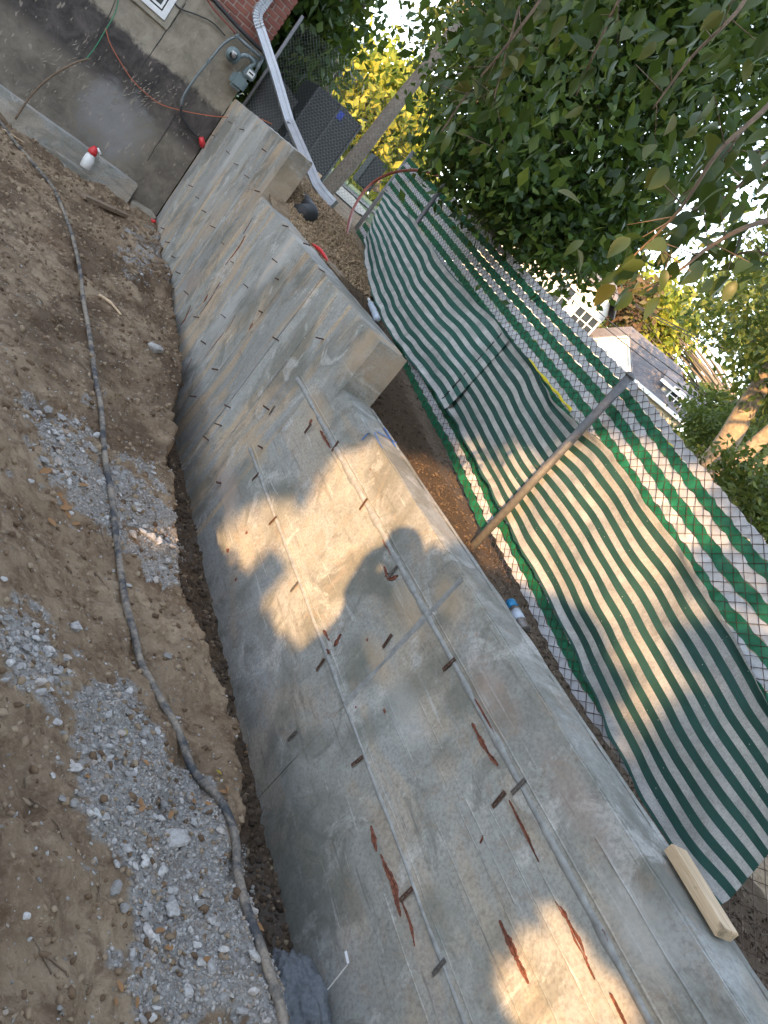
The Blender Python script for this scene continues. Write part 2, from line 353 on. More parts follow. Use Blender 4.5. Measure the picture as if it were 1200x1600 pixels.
# ------------------------------------------------------------------ noise on arrays
_T = RN.rand(256, 256)
def vn(x, y):
    x = np.asarray(x, float); y = np.asarray(y, float); xi = np.floor(x).astype(int); yi = np.floor(y).astype(int); fx = x-xi; fy = y-yi
    fx = fx*fx*(3-2*fx); fy = fy*fy*(3-2*fy); a = _T[xi & 255, yi & 255]; b = _T[(xi+1) & 255, yi & 255]; c = _T[xi & 255, (yi+1) & 255]; d = _T[(xi+1) & 255, (yi+1) & 255]
    return (a*(1-fx)+b*fx)*(1-fy)+(c*(1-fx)+d*fx)*fy
def fbm(x, y, o=5, g=.5):
    s = 0; a = 1; n = 0
    for i in range(o): s = s+a*vn(x*2**i+13.7*i, y*2**i+7.1*i); n += a; a *= g
    return s/n-.5
def inpoly(px, py, poly):
    px = np.asarray(px, float); py = np.asarray(py, float); r = np.zeros(px.shape, bool); n = len(poly)
    for i in range(n):
        x0, y0 = poly[i]; x1, y1 = poly[(i+1) % n]
        if y0 == y1: continue
        c = ((y0 > py) != (y1 > py)) & (px < (x1-x0)*(py-y0)/(y1-y0)+x0); r ^= c
    return r
smooth = lambda e0, e1, v: (lambda t: t*t*(3-2*t))(np.clip((v-e0)/(e1-e0), 0, 1))

# ------------------------------------------------------------------ terrain: excavated dirt in front of the wall
EY = [-8, -1, .5, 1.2, 1.6, 2.1, 2.45, 3., 3.5, 4.4, 4.8, 5.6, 6.7, 8, 9, 12.6]
EX = [1.98, 1.98, 2.01, 2.03, 1.99, 2.08, 2.15, 2.04, 1.91, 1.96, 2.0, 2.13, 2.33, 2.45, 2.53, 2.60]
def edge_x(y): return np.interp(y, EY, EX)+.10*fbm(y*2.6, y*0+5)+.09*fbm(y*9, y*0+9, 3)
def pit_z(x, y, fine=True):
    x = np.asarray(x, float); y = np.asarray(y, float)
    top = -2.22+.014*np.clip(y, 0, 12.4)+.62*smooth(1.7, -.3, x)*smooth(9, 2, y)+.0*smooth(9, 12.4, y)
    n = .16*fbm(x*.9+3, y*.9, 3)+.07*fbm(x*3, y*3, 4)
    if fine: n = n+.075*fbm(x*8, y*8, 4, .62)+.03*np.abs(fbm(x*28, y*28, 2))-.05*smooth(.56, .7, fbm(x*2.3+40, y*2.3, 3)+.5)
    top = top+n
    bot = -2.68+.05*fbm(x*6, y*6, 3)+.035*fbm(x*20, y*20, 3)+.25*smooth(6, 10, y)
    e = edge_x(y); wd = .10+.08*fbm(y*2, y*0+3)
    return np.where(True, top+(np.minimum(bot, top-.01)-top)*smooth(-.045, .05, x-e+.03*fbm(x*14, y*14, 3)), 0)
GRAVEL = [[(40, 640), (130, 650), (175, 750), (290, 850), (300, 900), (270, 930), (190, 830), (120, 800), (60, 720)],
          [(205, 360), (245, 370), (255, 430), (225, 430), (195, 390)],
          [(90, 1090), (200, 1080), (280, 1190), (380, 1320), (440, 1420), (470, 1600), (190, 1600), (200, 1480), (160, 1300), (100, 1210)],
          [(0, 960), (50, 970), (100, 1020), (110, 1060), (60, 1090), (0, 1080)],
          [(170, 700), (215, 720), (290, 820), (300, 890), (250, 880), (180, 780)]]
def grid_terrain(name, xs, ys, zf, mat, attrs=None):
    X, Y = np.meshgrid(xs, ys, indexing='ij'); Z = zf(X, Y); V = np.stack([X, Y, Z], -1).reshape(-1, 3)
    a, b = X.shape; I = np.arange(a*b).reshape(a, b)
    Fq = np.stack([I[:-1, :-1], I[1:, :-1], I[1:, 1:], I[:-1, 1:]], -1).reshape(-1, 4)
    me = mesh_np(name, V, Fq, mat, True)
    for k, fn in (attrs or {}).items():
        at = me.attributes.new(k, 'FLOAT', 'POINT'); at.data.foreach_set('value', fn(V).astype(np.float32))
    o = link(name, me); o['kind'] = 'structure'; return o
def gravel_mask(V):
    px, py = proj(V); px = px+150*fbm(V[:, 0]*7, V[:, 1]*7, 5, .7); py = py+150*fbm(V[:, 0]*7+50, V[:, 1]*7, 5, .7)
    m = np.zeros(len(V))
    ok = (V@F_) > .1
    for g in GRAVEL: m = np.maximum(m, inpoly(px, py, g)*ok)
    return m
def darker_mask(V):  # darkens soil past the trench edge and in noise areas farther off
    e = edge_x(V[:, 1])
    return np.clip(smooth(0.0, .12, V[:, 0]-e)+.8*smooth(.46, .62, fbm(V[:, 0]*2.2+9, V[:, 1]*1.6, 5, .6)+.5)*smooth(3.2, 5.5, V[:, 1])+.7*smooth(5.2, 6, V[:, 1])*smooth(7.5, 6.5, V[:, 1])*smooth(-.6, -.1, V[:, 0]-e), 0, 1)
ysn = np.concatenate([np.arange(-8, .2, .25), np.arange(.2, 5, .018), np.arange(5, 12.9, .035)])
xsn = np.concatenate([np.arange(-12, -2, .5), np.arange(-2, .2, .1), np.arange(.2, 1.6, .03), np.arange(1.6, 2.7, .013)])
grid_terrain('ground', xsn, ysn, pit_z, M['soil'], {'gravel': gravel_mask, 'darker': darker_mask})
# soil and mulch behind the wall, lawn and street beyond
def back_z(x, y, fine=True):
    x = np.asarray(x, float); y = np.asarray(y, float)
    z = np.interp(y, [-8, 0, 1.3, 2.5, 3.7, 4.8, 6.2, 7.5, 8.6, 9.6, 10.6, 12.5, 20, 40, 300], [-1.3, -1.24, -1.22, -1.24, -1.15, -1.05, -.92, -.76, -.55, -.36, -.22, -.12, -.1, .5, 6])
    z = z+smooth(4.5, 14, x)*np.interp(y, [0, 12, 13], [.5, .1, 0])
    z = z+.16*np.exp(-((x-3.3)**2+(y-9.3)**2)/.7)
    d = np.hypot(x, y); z = np.where(d > 14, z+(np.clip((d-14)*.022, 0, 1.2))*np.where(y < 14, 1, 0), z)
    z = z+.05*fbm(x*2, y*2, 3)
    if fine: z = z+.05*fbm(x*12, y*12, 4, .6)*smooth(14, 9, d)
    return z
def chips_mask(V): return V[:, 0]*0
grid_terrain('soil_bank', np.concatenate([np.arange(2.62, 4.6, .03), np.arange(4.6, 14, .2)]), np.concatenate([np.arange(-3, 0, .1), np.arange(0, 11, .035), np.arange(11, 16, .2)]), back_z, M['soil'],
             {'gravel': chips_mask, 'darker': lambda V: smooth(8.6, 7.6, V[:, 1])*1.15*(V[:, 0] < 4.3)})  # soil behind the wall mixed darker up to the mulch
xl = np.concatenate([np.arange(-400, -20, 20), np.arange(-20, 60, .8), np.arange(60, 420, 15)]); yl = np.concatenate([np.arange(-400, -20, 20), np.arange(-20, 60, .8), np.arange(60, 420, 15)])
def far_z(x, y):
    z = back_z(x, y, False)-.05
    z = np.where(x < 3.6, np.where(y < 13.5, -1.95+0*x, z), z)
    z = np.where((x > -13) & (x < 3.5) & (y > -9) & (y < 13.6), -3.4, z)
    return np.where((x > 3.4) & (x < 13) & (y > -2.2) & (y < 15), z-.25, z)
grid_terrain('lawn', xl, yl, far_z, M['grass'])
def strip(name, mat, pts, wd, lift):
    P = spline(pts, 12); L = []
    for i, p in enumerate(P):
        t = P[min(i+1, len(P)-1)]-P[max(i-1, 0)]; n = np.array([-t[1], t[0]]); n = n/np.linalg.norm(n)
        row = []
        for k in np.linspace(-.5, .5, 5):
            x, y = p[0]+n[0]*wd*k, p[1]+n[1]*wd*k; row.append((x, y, float(far_z(x, y))+lift))
        L.append(row)
    o = MB().grid(L).build(name, mat); o['kind'] = 'structure'; return o
strip('street', M['street'], [(4, 36, 0), (14, 34, 0), (24, 26, 0), (34, 12, 0), (36, -10, 0)], 5, .05)
strip('pavement', M['reveal'], [(7, 19, 0), (9.5, 24, 0), (11, 30, 0)], 1.2, .06)

# ------------------------------------------------------------------ the concrete retaining wall
ZT = [0.035, -.565, -.975]; YS = [12.38, 8.72, 4.63, -3.0]
wall = empty('retaining_wall', (D, 4, -2.9), 'long stepped poured concrete retaining wall with rusty form ties, running to the house', 'retaining wall')
def rough_box(mb, x0, x1, y0, y1, z0, z1, st=.06, amp=.004, top=.012):
    def face(o, a, b, la, lb, nrm):
        na = max(1, int(la/st)); nb = max(1, int(lb/st)); G = []
        for i in range(na+1):
            r_ = []
            for j in range(nb+1): r_.append(o+a*la*i/na+b*lb*j/nb)
            G.append(r_)
        return np.array(G)
    e = np.eye(3)
    fs = [face(np.array([x0, y0, z0]), e[1], e[2], y1-y0, z1-z0, 0), face(np.array([x1, y0, z0]), e[2], e[1], z1-z0, y1-y0, 0),
          face(np.array([x0, y0, z1]), e[1], e[0], y1-y0, x1-x0, 0)[:, ::-1], face(np.array([x0, y0, z0]), e[2], e[0], z1-z0, x1-x0, 0), face(np.array([x0, y1, z0]), e[0], e[2], x1-x0, z1-z0, 0)]
    cx, cz = (x0+x1)/2, z1
    for G in fs:
        S = G.shape; Q = G.reshape(-1, 3).copy()
        n = np.array([mnoise.noise_vector(Vector(q)*2.2) for q in Q])*amp+np.array([mnoise.noise_vector(Vector(q)*11) for q in Q])*amp*.6
        # crumbled upper arrises
        nearx = np.minimum(abs(Q[:, 0]-x0), abs(Q[:, 0]-x1)) < .012; nearz = abs(Q[:, 2]-z1) < .001
        k = nearx & nearz; h = np.array([abs(mnoise.noise(Vector(q)*6))+.3*abs(mnoise.noise(Vector(q)*25)) for q in Q])*top
        n[k, 2] -= h[k]; n[k, 0] += (h*np.sign(cx-Q[:, 0]))[k]
        Q += n; mb.grid(Q.reshape(S))
b = MB()
for i in range(3): rough_box(b, D+.012, D+TH, YS[i+1], YS[i], -2.95, ZT[i])
o = b.build('wall_body', M['con'], wall)
# cast panels: lying 2x8 ft forms near, standing ones far; each a few millimetres proud or shy
def panel(y0, y1, z0, z1, off, far, st=.07):
    na = max(2, int((y1-y0)/st)); nb = max(2, int((z1-z0)/st)); Q = []
    for i in range(na+1):
        for j in range(nb+1):
            y = y0+(y1-y0)*i/na; z = z0+(z1-z0)*j/nb
            v = Vector((0, y, z)); e = .0035*mnoise.noise(v*2.5)+.0015*mnoise.noise(v*12)
            if far: e += .003*mnoise.noise(Vector((3, y*9, z*.6)))
            edge = 0
            if abs(z1-ZT[0 if y > 8.72 else 1 if y > 4.63 else 2]) < .02 and j == nb: edge = .006+.010*abs(mnoise.noise(v*7)); z -= edge*.9
            Q.append((D-off+e+edge*.5, y, z))
    Q = np.array(Q); G = Q.reshape(na+1, nb+1, 3)
    mb = MB().grid(G)
    for L in (G[0], G[-1], G[:, 0], G[:, -1]):
        mb.grid(np.stack([L, L+np.array([D+.014-L[:, 0].mean(), 0, 0])]))
    p = mb.build('concrete_panel', M['con_far' if far else 'con'], wall); 
    bm = bmesh.new(); bm.from_mesh(p.data); bmesh.ops.recalc_face_normals(bm, faces=bm.faces); bm.to_mesh(p.data); bm.free()
    return p
g = .003
rows = [(-2.9, -1.905), (-1.905, -1.25), (-1.25, None)]
cols = [-3.0, .1, 2.54, 4.98]
for (y0, y1) in zip(cols[:-1], cols[1:]):
    for z0, z1 in rows:
        if y0 == 2.54:
            if z1 is None:
                panel(y0+g, 4.63, z0+g, ZT[2], .003, False); panel(4.63, y1-g, z0+g, ZT[1], .003, False)
            else: panel(y0+g, y1-g, z0+g, z1-g, random.uniform(.001, .005), False)
        else: panel(y0+g, y1-g, z0+g, ZT[2] if z1 is None else z1-g, random.uniform(.001, .006), False)
y = 4.98
while y < 12.3:
    y1 = min(y+random.choice([.61, .61, .305, .46]), 12.375)
    if abs(y1-8.72) < .12: y1 = 8.72
    elif y < 8.72 < y1: y1 = 8.72
    panel(y+.0015, y1-.0015, -2.9, ZT[1] if y < 8.71 else ZT[0], random.uniform(.000, .009), True); y = y1
# joint fins left by the forms
def fin(P, wd=.011, name='joint_fin', mat='con', amp=.003):
    P = [np.array(p) for p in P]; n = max(6, int(np.linalg.norm(P[-1]-P[0])/.035)); L = []
    d = (P[-1]-P[0])/np.linalg.norm(P[-1]-P[0]); s = np.cross(d, [1, 0, 0])
    for i in range(n+1):
        p = P[0]+(P[-1]-P[0])*i/n; k = 1+.8*mnoise.noise(Vector(p)*9); h = .0035+.005*abs(mnoise.noise(Vector(p)*14))
        c = p+s*.004*mnoise.noise(Vector(p)*5)
        L.append([c-s*wd*k+np.array([.004, 0, 0]), c-s*wd*.45*k-np.array([h, 0, 0]), c+s*wd*.4*k-np.array([h*.7, 0, 0]), c+s*wd*k+np.array([.004, 0, 0])])
    return MB().grid(L).build(name, M[mat], wall, True)
X0 = D-.006
for y0, y1, z, wd in ((-3, 2.54, -1.25, .016), (2.54, 5.3, -1.25, .019), (-3, 2.54, -1.905, .010), (2.54, 5.2, -1.905, .014)):
    fin([(X0, y0, z), (X0, y1, z)], wd, mat='paste')
    fin([(X0+.003, y0, z+.035), (X0+.003, y1, z+.035)], wd*.4)
fin([(X0, 2.54, -1.25), (X0, 2.54, -.99)], .018, mat='paste'); fin([(X0, 2.54, -1.26), (X0, 2.54, -1.905)], .021, mat='paste'); fin([(X0, 2.54, -1.905), (X0, 2.54, -2.3)], .008)
for z, y0, y1 in ((-1.42, .2, 1.9), (-1.55, .3, 2.1), (-1.50, 1.2, 2.2), (-1.68, .8, 2.3), (-1.09, -.2, 1.2), (-1.35, -.4, 1.4), (-2.06, .5, 1.6)):
    fin([(X0+.003, y0, z), (X0+.003, y1, z+random.uniform(-.01, .01))], .004)
for y in (5.62, 6.2, 6.9, 7.5, 8.1, 9.4, 10.1, 10.9, 11.5): fin([(X0+.002, y, -2.3), (X0+.002, y, -.6 if y < 8.7 else -.02)], .005)
# ties: standing out far away, bent flat nearby
def tie_mesh(flat):
    b = MB(); L, W, T = .078, .018, .004
    if flat: ax = np.array([[1, 0, 0], [0, 1, 0], [0, 0, 1]], float); c = np.array([-.008, 0, -L/2]); e = 2
    else: ax = np.eye(3); c = np.array([-L*.4, 0, 0]); e = 0
    # strap with two slots: rails + bridges
    for s in (-1, 1):
        cc = c.copy(); cc[1] += s*(W/2-.003); sz = [T, .006, L] if e == 2 else [L*.8, .006, T*2]; b.box(cc, sz)
    for q in (-.5, -.12, .12, .5):
        cc = c.copy(); cc[e] += q*(L if e == 2 else L*.8)*.94; sz = [T*.9, W, .010] if e == 2 else [.010, W, T*1.8]; b.box(cc, sz)
    return b
tie_f = tie_mesh(True); tie_o = tie_mesh(False)
mf = bpy.data.meshes.new('form_tie'); mf.from_pydata(tie_f.V, [], tie_f.F); mf.materials.append(M['rust'])
ms_ = bpy.data.meshes.new('form_tie_steel'); ms_.from_pydata(tie_f.V, [], tie_f.F); ms_.materials.append(M['steel'])
mo = bpy.data.meshes.new('form_tie_out'); mo.from_pydata(tie_o.V, [], tie_o.F); mo.materials.append(M['rust'])
near_ties = [(530, 690), (430, 635), (487, 663), (575, 780), (622, 885), (405, 740), (433, 808), (467, 910), (508, 1030), (600, 1012), (465, 1143), (712, 1030), (568, 1183), (822, 1218), (790, 1238), (646, 1388), (697, 1500)]
far_ties = [(336, 213), (359, 241), (373, 258), (389, 278), (406, 300), (362, 193), (381, 203), (416, 237), (311, 311), (322, 332), (336, 356), (350, 382), (365, 411), (257, 358), (265, 379), (274, 403),
            (282, 428), (294, 460), (311, 496), (301, 292), (450, 354), (507, 425), (484, 383), (433, 410), (436, 437), (410, 488), (435, 532), (505, 530), (341, 578), (420, 640), (307, 620), (360, 637), (326, 688), (346, 665), (388, 450), (353, 497), (322, 538), (410, 700), (345, 755)]
for i, q in enumerate(near_ties):
    o = link('form_tie', ms_ if i % 3 == 1 else mf, None); o.location = onx(*q, D-.004); o.rotation_euler = (random.uniform(-.2, .2) if i != 9 else 2.9, random.uniform(-.06, .03), random.uniform(-.1, .1)); setpar(o, wall)
for i, q in enumerate(far_ties):
    o = link('form_tie', mo, None); o.location = onx(*q, D-.004); s = .6 if 10 < i % 13 else .95; o.scale = (s, 1, 1); o.rotation_euler = (random.uniform(-.2, .2), random.uniform(-.5, .1), random.uniform(-.25, .25)); setpar(o, wall)
# rust-brown scars where the old lining tore away: ragged raised flakes with depth
def scar(pts, wd, mat='scar'):
    P = spline([onx(*p, D-.0065) for p in pts], 16); n = len(P); L = []
    for i, p in enumerate(P):
        t = P[min(i+1, n-1)]-P[max(i-1, 0)]; t /= np.linalg.norm(t); s = np.cross(t, [1, 0, 0]); k = i/(n-1)
        ww = wd*(math.sin(math.pi*min(1, max(0, k*.96+.02)))**.6)*max(.15, 1+1.2*mnoise.noise(Vector(p)*18)+.8*mnoise.noise(Vector(p)*95))+.0006; sh = wd*.7*mnoise.noise(Vector(p)*11)
        L.append([p+s*(sh-ww)+np.array([.006, 0, 0]), p+s*(sh-ww*.7)-np.array([.003, 0, 0]), p+s*sh+np.array([.001, 0, 0]), p+s*(sh+ww*.8)-np.array([.0035, 0, 0]), p+s*(sh+ww)+np.array([.006, 0, 0])])
    MB().grid(L).build('rust_scar', M[mat], wall)
for pts, wd in [([(737, 1130), (752, 1160), (778, 1197)], .011), ([(795, 1250), (815, 1290), (842, 1347)], .005), ([(868, 1408), (893, 1450), (930, 1530)], .008), ([(780, 1438), (800, 1480), (826, 1537)], .011),
                ([(579, 1290), (588, 1330)], .010), ([(594, 1335), (612, 1378), (625, 1432)], .013), ([(628, 1410), (640, 1440), (648, 1478)], .005), ([(952, 1552), (978, 1602)], .006), ([(940, 1452), (952, 1482)], .006),
                ([(742, 1092), (776, 1152)], .003), ([(598, 843), (612, 868)], .006), ([(600, 885), (608, 905), (622, 900)], .014), ([(505, 985), (515, 1000)], .010), ([(522, 1010), (532, 990)], .010),
                ([(383, 368), (372, 388), (352, 414)], .016), ([(395, 340), (380, 366)], .006), ([(298, 478), (289, 498), (282, 508)], .02), ([(344, 440), (330, 465), (312, 492)], .008), ([(368, 492), (360, 508), (352, 520)], .018),
                ([(300, 560), (290, 580), (280, 600)], .02), ([(350, 520), (334, 540), (316, 565)], .012), ([(487, 655), (483, 662)], .012), ([(500, 672), (516, 700)], .010), ([(325, 460), (318, 472)], .015), ([(395, 505), (389, 515)], .012),
                ([(508, 1015), (514, 1022)], .008), ([(755, 1305), (750, 1318)], .003)]:
    scar(pts, wd)
def patch(pts, name, mat, t=.003, axis='x'):
    P = [np.array(p) for p in pts]; c = sum(P)/len(P); Q = []
    for i, p in enumerate(P):
        q = P[(i+1) % len(P)]
        for k in range(4):
            v = p+(q-p)*k/4; Q.append(v+(v-c)*.16*mnoise.noise(Vector(v)*31))
    return Q
for px, py, rw in ((385, 832, .03), (355, 860, .035), (368, 905, .022), (573, 1000, .018), (556, 1105, .014), (600, 1110, .02), (645, 920, .014), (578, 733, .012)):
    c = onx(px, py, D-.0065); P = [c+np.array([0, rw*.55*(.6+random.random())*math.cos(a), rw*.45*(.5+random.random())*math.sin(a)]) for a in np.linspace(0, 2*math.pi, 8)[:-1]]
    Q = patch(P, '', None); MB().slab(Q, (1, 0, 0), .004).build('rust_stain', M['scar'], wall)
# blue marking on the top edge
def stroke(pts, wd=.008):
    P = spline(pts, 5); L = []
    for i, p in enumerate(P):
        t = P[min(i+1, len(P)-1)]-P[max(i-1, 0)]; t /= np.linalg.norm(t); s = np.cross(t, [0, 0, 1] if abs(p[2]-ZT[2]) < .03 else [1, 0, 0]); s /= np.linalg.norm(s)+1e-9; L.append([p-s*wd, p+s*wd])
    return L
mk = MB()
for a in ([(600, 668), (618, 698)], [(590, 674), (620, 692)]): mk.grid(stroke([onz(*q, ZT[2]+.009) for q in a], .010))
for a in ([(565, 688), (574, 678), (580, 678)], [(585, 675), (592, 690), (598, 700)]): mk.grid(stroke([onx(*q, D-.010) for q in a], .005))
mk.build('blue_mark', M['blue'], wall)
# sloppy cement fins along the top back edge
for (y0, y1, zt) in ((-2, 4.6, ZT[2]), (4.7, 8.7, ZT[1]), (8.75, 12.3, ZT[0])):
    L = []
    for y in np.arange(y0, y1, .04):
        k = abs(mnoise.noise(Vector((1, y*3, 0)))); L.append([(D+TH-.03-.02*k, y, zt+.001), (D+TH-.012, y, zt+.006+.012*k), (D+TH+.006+.01*k, y, zt-.004), (D+TH+.004, y, zt-.05-.05*k)])
    MB().grid(L).build('cement_lip', M['con'], wall, True)

# ------------------------------------------------------------------ house: foundation, footing, bricks, window
HY = 12.4; HX = 2.54
house = empty('brick_house', (0, HY+2, -2.6), 'red brick house corner on a tar-stained rendered foundation at the top left', 'house')
MB().bx(-9, HX, HY, HY+9, -3.2, .77).build('foundation_wall', M['stucco'], house)
b = MB(); 
b.bx(-9, HX-.015, HY+.005, HY+9, .772, 6.0); b.build('mortar_wall', M['mortar'], house)
b = MB(); b.slab([(-9.5, HY-.5, 6.0), (HX+.5, HY-.5, 6.0), (HX-5, HY+4.5, 8.4)], (0, 0, 1), .12)
b.slab([(-9.5, HY-.5, 6.0), (HX-5, HY+4.5, 8.4), (-9.5, HY+4.5, 8.4)], (0, 0, 1), .12)
b.slab([(HX+.5, HY-.5, 6.0), (HX+.5, HY+9.5, 6.0), (HX-5, HY+4.5, 8.4)], (0, 0, 1), .12)
b.build('roof', M['roof'], house)
bw, bh, bj = .203, .064, .014
bm_ = MB().bx(-bw/2, bw/2, -.05, .05, -bh/2, bh/2).build('brick', M['brick'], house, bevel=.004)
brick_me = bm_.data; bpy.data.objects.remove(bm_)
hb = MB().bx(-.05, .05, -bw/2, bw/2, -bh/2, bh/2); hbm = bpy.data.meshes.new('brick_side'); hbm.from_pydata(hb.V, [], hb.F); hbm.materials.append(M['brick'])
rest = MB(); cnt = 0
for r in range(60):
    z = .78+bh/2+r*(bh+bj)
    x = HX-bw/2-(bw/2+bj/2)*(r % 2)+.002; 
    if z > 5.9: break
    while x > -8.9:
        if x > .9 and z < 2.0 and cnt < 170:
            o = link('brick', brick_me, None); o.location = (x, HY+.045+random.uniform(-.003, .003), z); setpar(o, house); cnt += 1
        elif z < 3.4 or x > -2: rest.bx(x-bw/2, x+bw/2, HY-.003, HY+.06, z-bh/2, z+bh/2)
        x -= bw+bj
    for k in range(8):
        yy = HY+.1+bw/2+k*(bw+bj)+(.1 if r % 2 else 0)
        if z < 2.2:
            o = link('brick', hbm, None); o.location = (HX-.04, yy, z); setpar(o, house)
    if r % 2: rest.bx(HX-.09, HX+.005, HY-.004, HY+.09, z-bh/2, z+bh/2)
props(rest.build('brickwork', M['brick'], house), kind='stuff')
# footing ledge
b = MB(); rough_box(b, -9, 2.08, HY-.2, HY-.001, -2.7, -1.76, .12, .006, .02); b.build('footing', M['con'], house)
b = MB(); rough_box(b, 2.12, 2.5, HY-.26, HY-.001, -2.7, -1.98, .06, .03, .03); b.build('footing_stub', M['reveal'], house)
# basement window with rendered reveal
w0 = MB(); w0.bx(.22, .30, HY-.03, HY-.001, .12, .765); w0.bx(1.30, 1.38, HY-.03, HY-.001, .12, .765); w0.bx(.30, 1.30, HY-.03, HY-.001, .12, .19); w0.build('window_reveal', M['reveal'], house, bevel=.004)
wf = MB(); wf.bx(.30, .37, HY-.05, HY+.01, .19, .76); wf.bx(1.22, 1.295, HY-.05, HY+.01, .19, .76); wf.bx(.37, 1.22, HY-.05, HY+.01, .19, .26); wf.bx(.37, 1.22, HY-.05, HY+.01, .70, .76); wf.bx(.77, .82, HY-.045, HY+.01, .26, .70)
wfo = wf.build('window', M['white'], house, bevel=.004)
wi = MB(); wi.bx(.40, .43, HY-.035, HY-.01, .28, .69); wi.bx(1.17, 1.20, HY-.035, HY-.01, .28, .69); wi.bx(.43, 1.17, HY-.035, HY-.01, .28, .31); wi.build('sash', M['white'], wfo)
MB().bx(.372, 1.218, HY-.012, HY-.003, .262, .698).build('pane', M['glass'], wfo)
# cracks and cold joints in the render
def crack(pts, wd=.006):
    P = spline([ony(*p, HY-.003) for p in pts], 8); L = []
    for p in P:
        k = wd*(.6+abs(mnoise.noise(Vector(p)*20))); j = .012*mnoise.noise(Vector(p)*9); L.append([p+np.array([j-k, 0, 0]), p+np.array([j, -.002, 0]), p+np.array([j+k, 0, 0])])
    MB().grid(L).build('crack', M['black'], house)
crack([(290, 5), (262, 45), (240, 78), (220, 108)]); crack([(276, 178), (262, 200), (244, 228), (230, 252)])
# scraped splashes of mortar
sp = MB()
for i in range(130):
    q = ony(random.gauss(225, 28), random.gauss(150, 14), HY-.004) if i < 85 else ony(random.uniform(40, 160), random.uniform(60, 170), HY-.004)
    a = random.gauss(1.05, .35); d = np.array([math.cos(a), 0, math.sin(a)]); n = np.array([-d[2], 0, d[0]]); L_ = random.uniform(.01, .05); w_ = random.uniform(.003, .008)
    if q[2] > -.3 or q[0] > 2.45: continue
    sp.slab([q-d*L_, q-n*w_, q+d*L_, q+n*w_], (0, -1, 0), .004)
props(sp.build('mortar_splash', M['reveal'], house), kind='stuff')

# ------------------------------------------------------------------ gas meter, pipes, cables, downspout
MY = HY-.14
gm = empty('gas_meter', ony(372, 120, MY), 'grey gas meter with round regulator on the foundation at the house corner', 'gas meter')
def disc_y(b, c, r, t, n=20, prof=None):
    pr = prof or [(0, r*.55), (.15, r), (.85, r), (1, r*.6)]; V = []; F = []
    for (k, rr) in pr:
        for j in range(n): a = 2*math.pi*j/n; V.append((c[0]+rr*math.cos(a), c[1]-t/2+t*k, c[2]+rr*math.sin(a)))
    for i in range(len(pr)-1):
        for j in range(n): F.append((i*n+j, i*n+(j+1) % n, (i+1)*n+(j+1) % n, (i+1)*n+j))
    F += [tuple(range(n)), tuple((len(pr)-1)*n+j for j in range(n-1, -1, -1))]; b.add(V, F)
c = ony(374, 125, MY)
b = MB(); b.box(c+np.array([0, 0, -.02]), (.24, .15, .22)); mbody = b.build('meter_body', M['meter'], gm, bevel=.045)
b = MB(); b.box(c+np.array([.06, -.01, .15]), (.17, .13, .14)); b.build('meter_head', M['meter'], gm, bevel=.02)
b = MB(); b.box(c+np.array([.065, -.082, .16]), (.10, .012, .075)); idx = b.build('index_plate', M['white'], gm, bevel=.003)
b = MB(); b.box(c+np.array([.065, -.09, .165]), (.07, .006, .02)); b.build('index_window', M['black'], idx)
c2 = ony(364, 86, MY-.02)
b = MB(); disc_y(b, c2, .10, .10); reg = b.build('regulator', M['meter'], gm, True)
b = MB(); disc_y(b, c2+np.array([0, -.06, 0]), .035, .05); b.build('regulator_cap', M['steel'], reg)
b = MB(); b.box(c2+np.array([-.01, -.052, .03]), (.07, .006, .035)); b.build('regulator_tag', M['white'], reg)
b = MB(); b.tube([c2+np.array([.08, .0, .03]), c2+np.array([.12, 0, .10]), c2+np.array([.17, 0, .12])], .03, 10)
b.tube(spline([c2+np.array([.17, 0, .13]), c+np.array([.04, 0, .30]), c+np.array([.01, 0, .2])], 4), .025, 10); b.build('inlet_elbow', M['meter'], gm, True)
b = MB(); b.tube([ony(368, 55, MY), ony(410, 92, MY)], .022, 12); b.tube([ony(410, 92, MY), ony(397, 118, MY)], .022, 12); b.build('outlet_pipe', M['pipe'], gm, True)
for q in ((371, 57), (392, 77), (409, 91)):
    b = MB(); b.box(ony(*q, MY), (.07, .07, .07)); b.build('pipe_fitting', M['pipe'], gm, bevel=.02)
P = spline([ony(*q, MY+.05) for q in [(368, 58), (358, 62), (346, 72), (326, 96), (305, 122), (288, 148), (283, 165)]], 5)
b = MB(); b.tube(P, .017, 10); b.build('riser_pipe', M['pipe'], gm, True)
b = MB(); b.box(ony(326, 96, MY+.05), (.06, .05, .05)); b.build('valve', M['pipe'], gm, bevel=.01)
def tube_thing(name, pts, r, mat, label, cat, n=8, seg=6):
    o = MB().tube(spline(pts, seg), r, n).build(name, mat, None, True); return props(o, label, cat)
tube_thing('conduit', [ony(*q, MY+.06) for q in [(283, 166), (283, 178), (290, 192), (302, 207), (312, 216)]], .017, M['cable'], 'black bent conduit stub below the gas riser, ending at a red cap', 'conduit')
b = MB(); c = ony(316, 220, MY+.03); b.tube([c+np.array([-.04, 0, .03]), c+np.array([.02, 0, -.03]), c+np.array([.05, 0, -.08])], [.035, .045, .02], 10)
props(b.build('red_cap', M['red'], None, True), 'red plastic cap on the conduit end beside the retaining wall', 'cap')
tube_thing('black_cable', [ony(*q, HY-.04) for q in [(268, 0), (283, 14), (310, 24), (333, 36), (352, 56)]], .009, M['cable'], 'thin black cable drooping from the window to the gas meter', 'cable')
tube_thing('black_conduit', [ony(*q, HY-.09) for q in [(322, -14), (345, 12), (372, 42), (405, 75), (424, 90)]], .028, M['cable'], 'thick black conduit along the base of the bricks', 'conduit')
tube_thing('brown_cable', [ony(*q, HY-.10) for q in [(318, -10), (334, 14), (352, 34), (368, 52)]], .012, M['brownpipe'], 'thin dark brown cable just below the thick black conduit', 'cable')
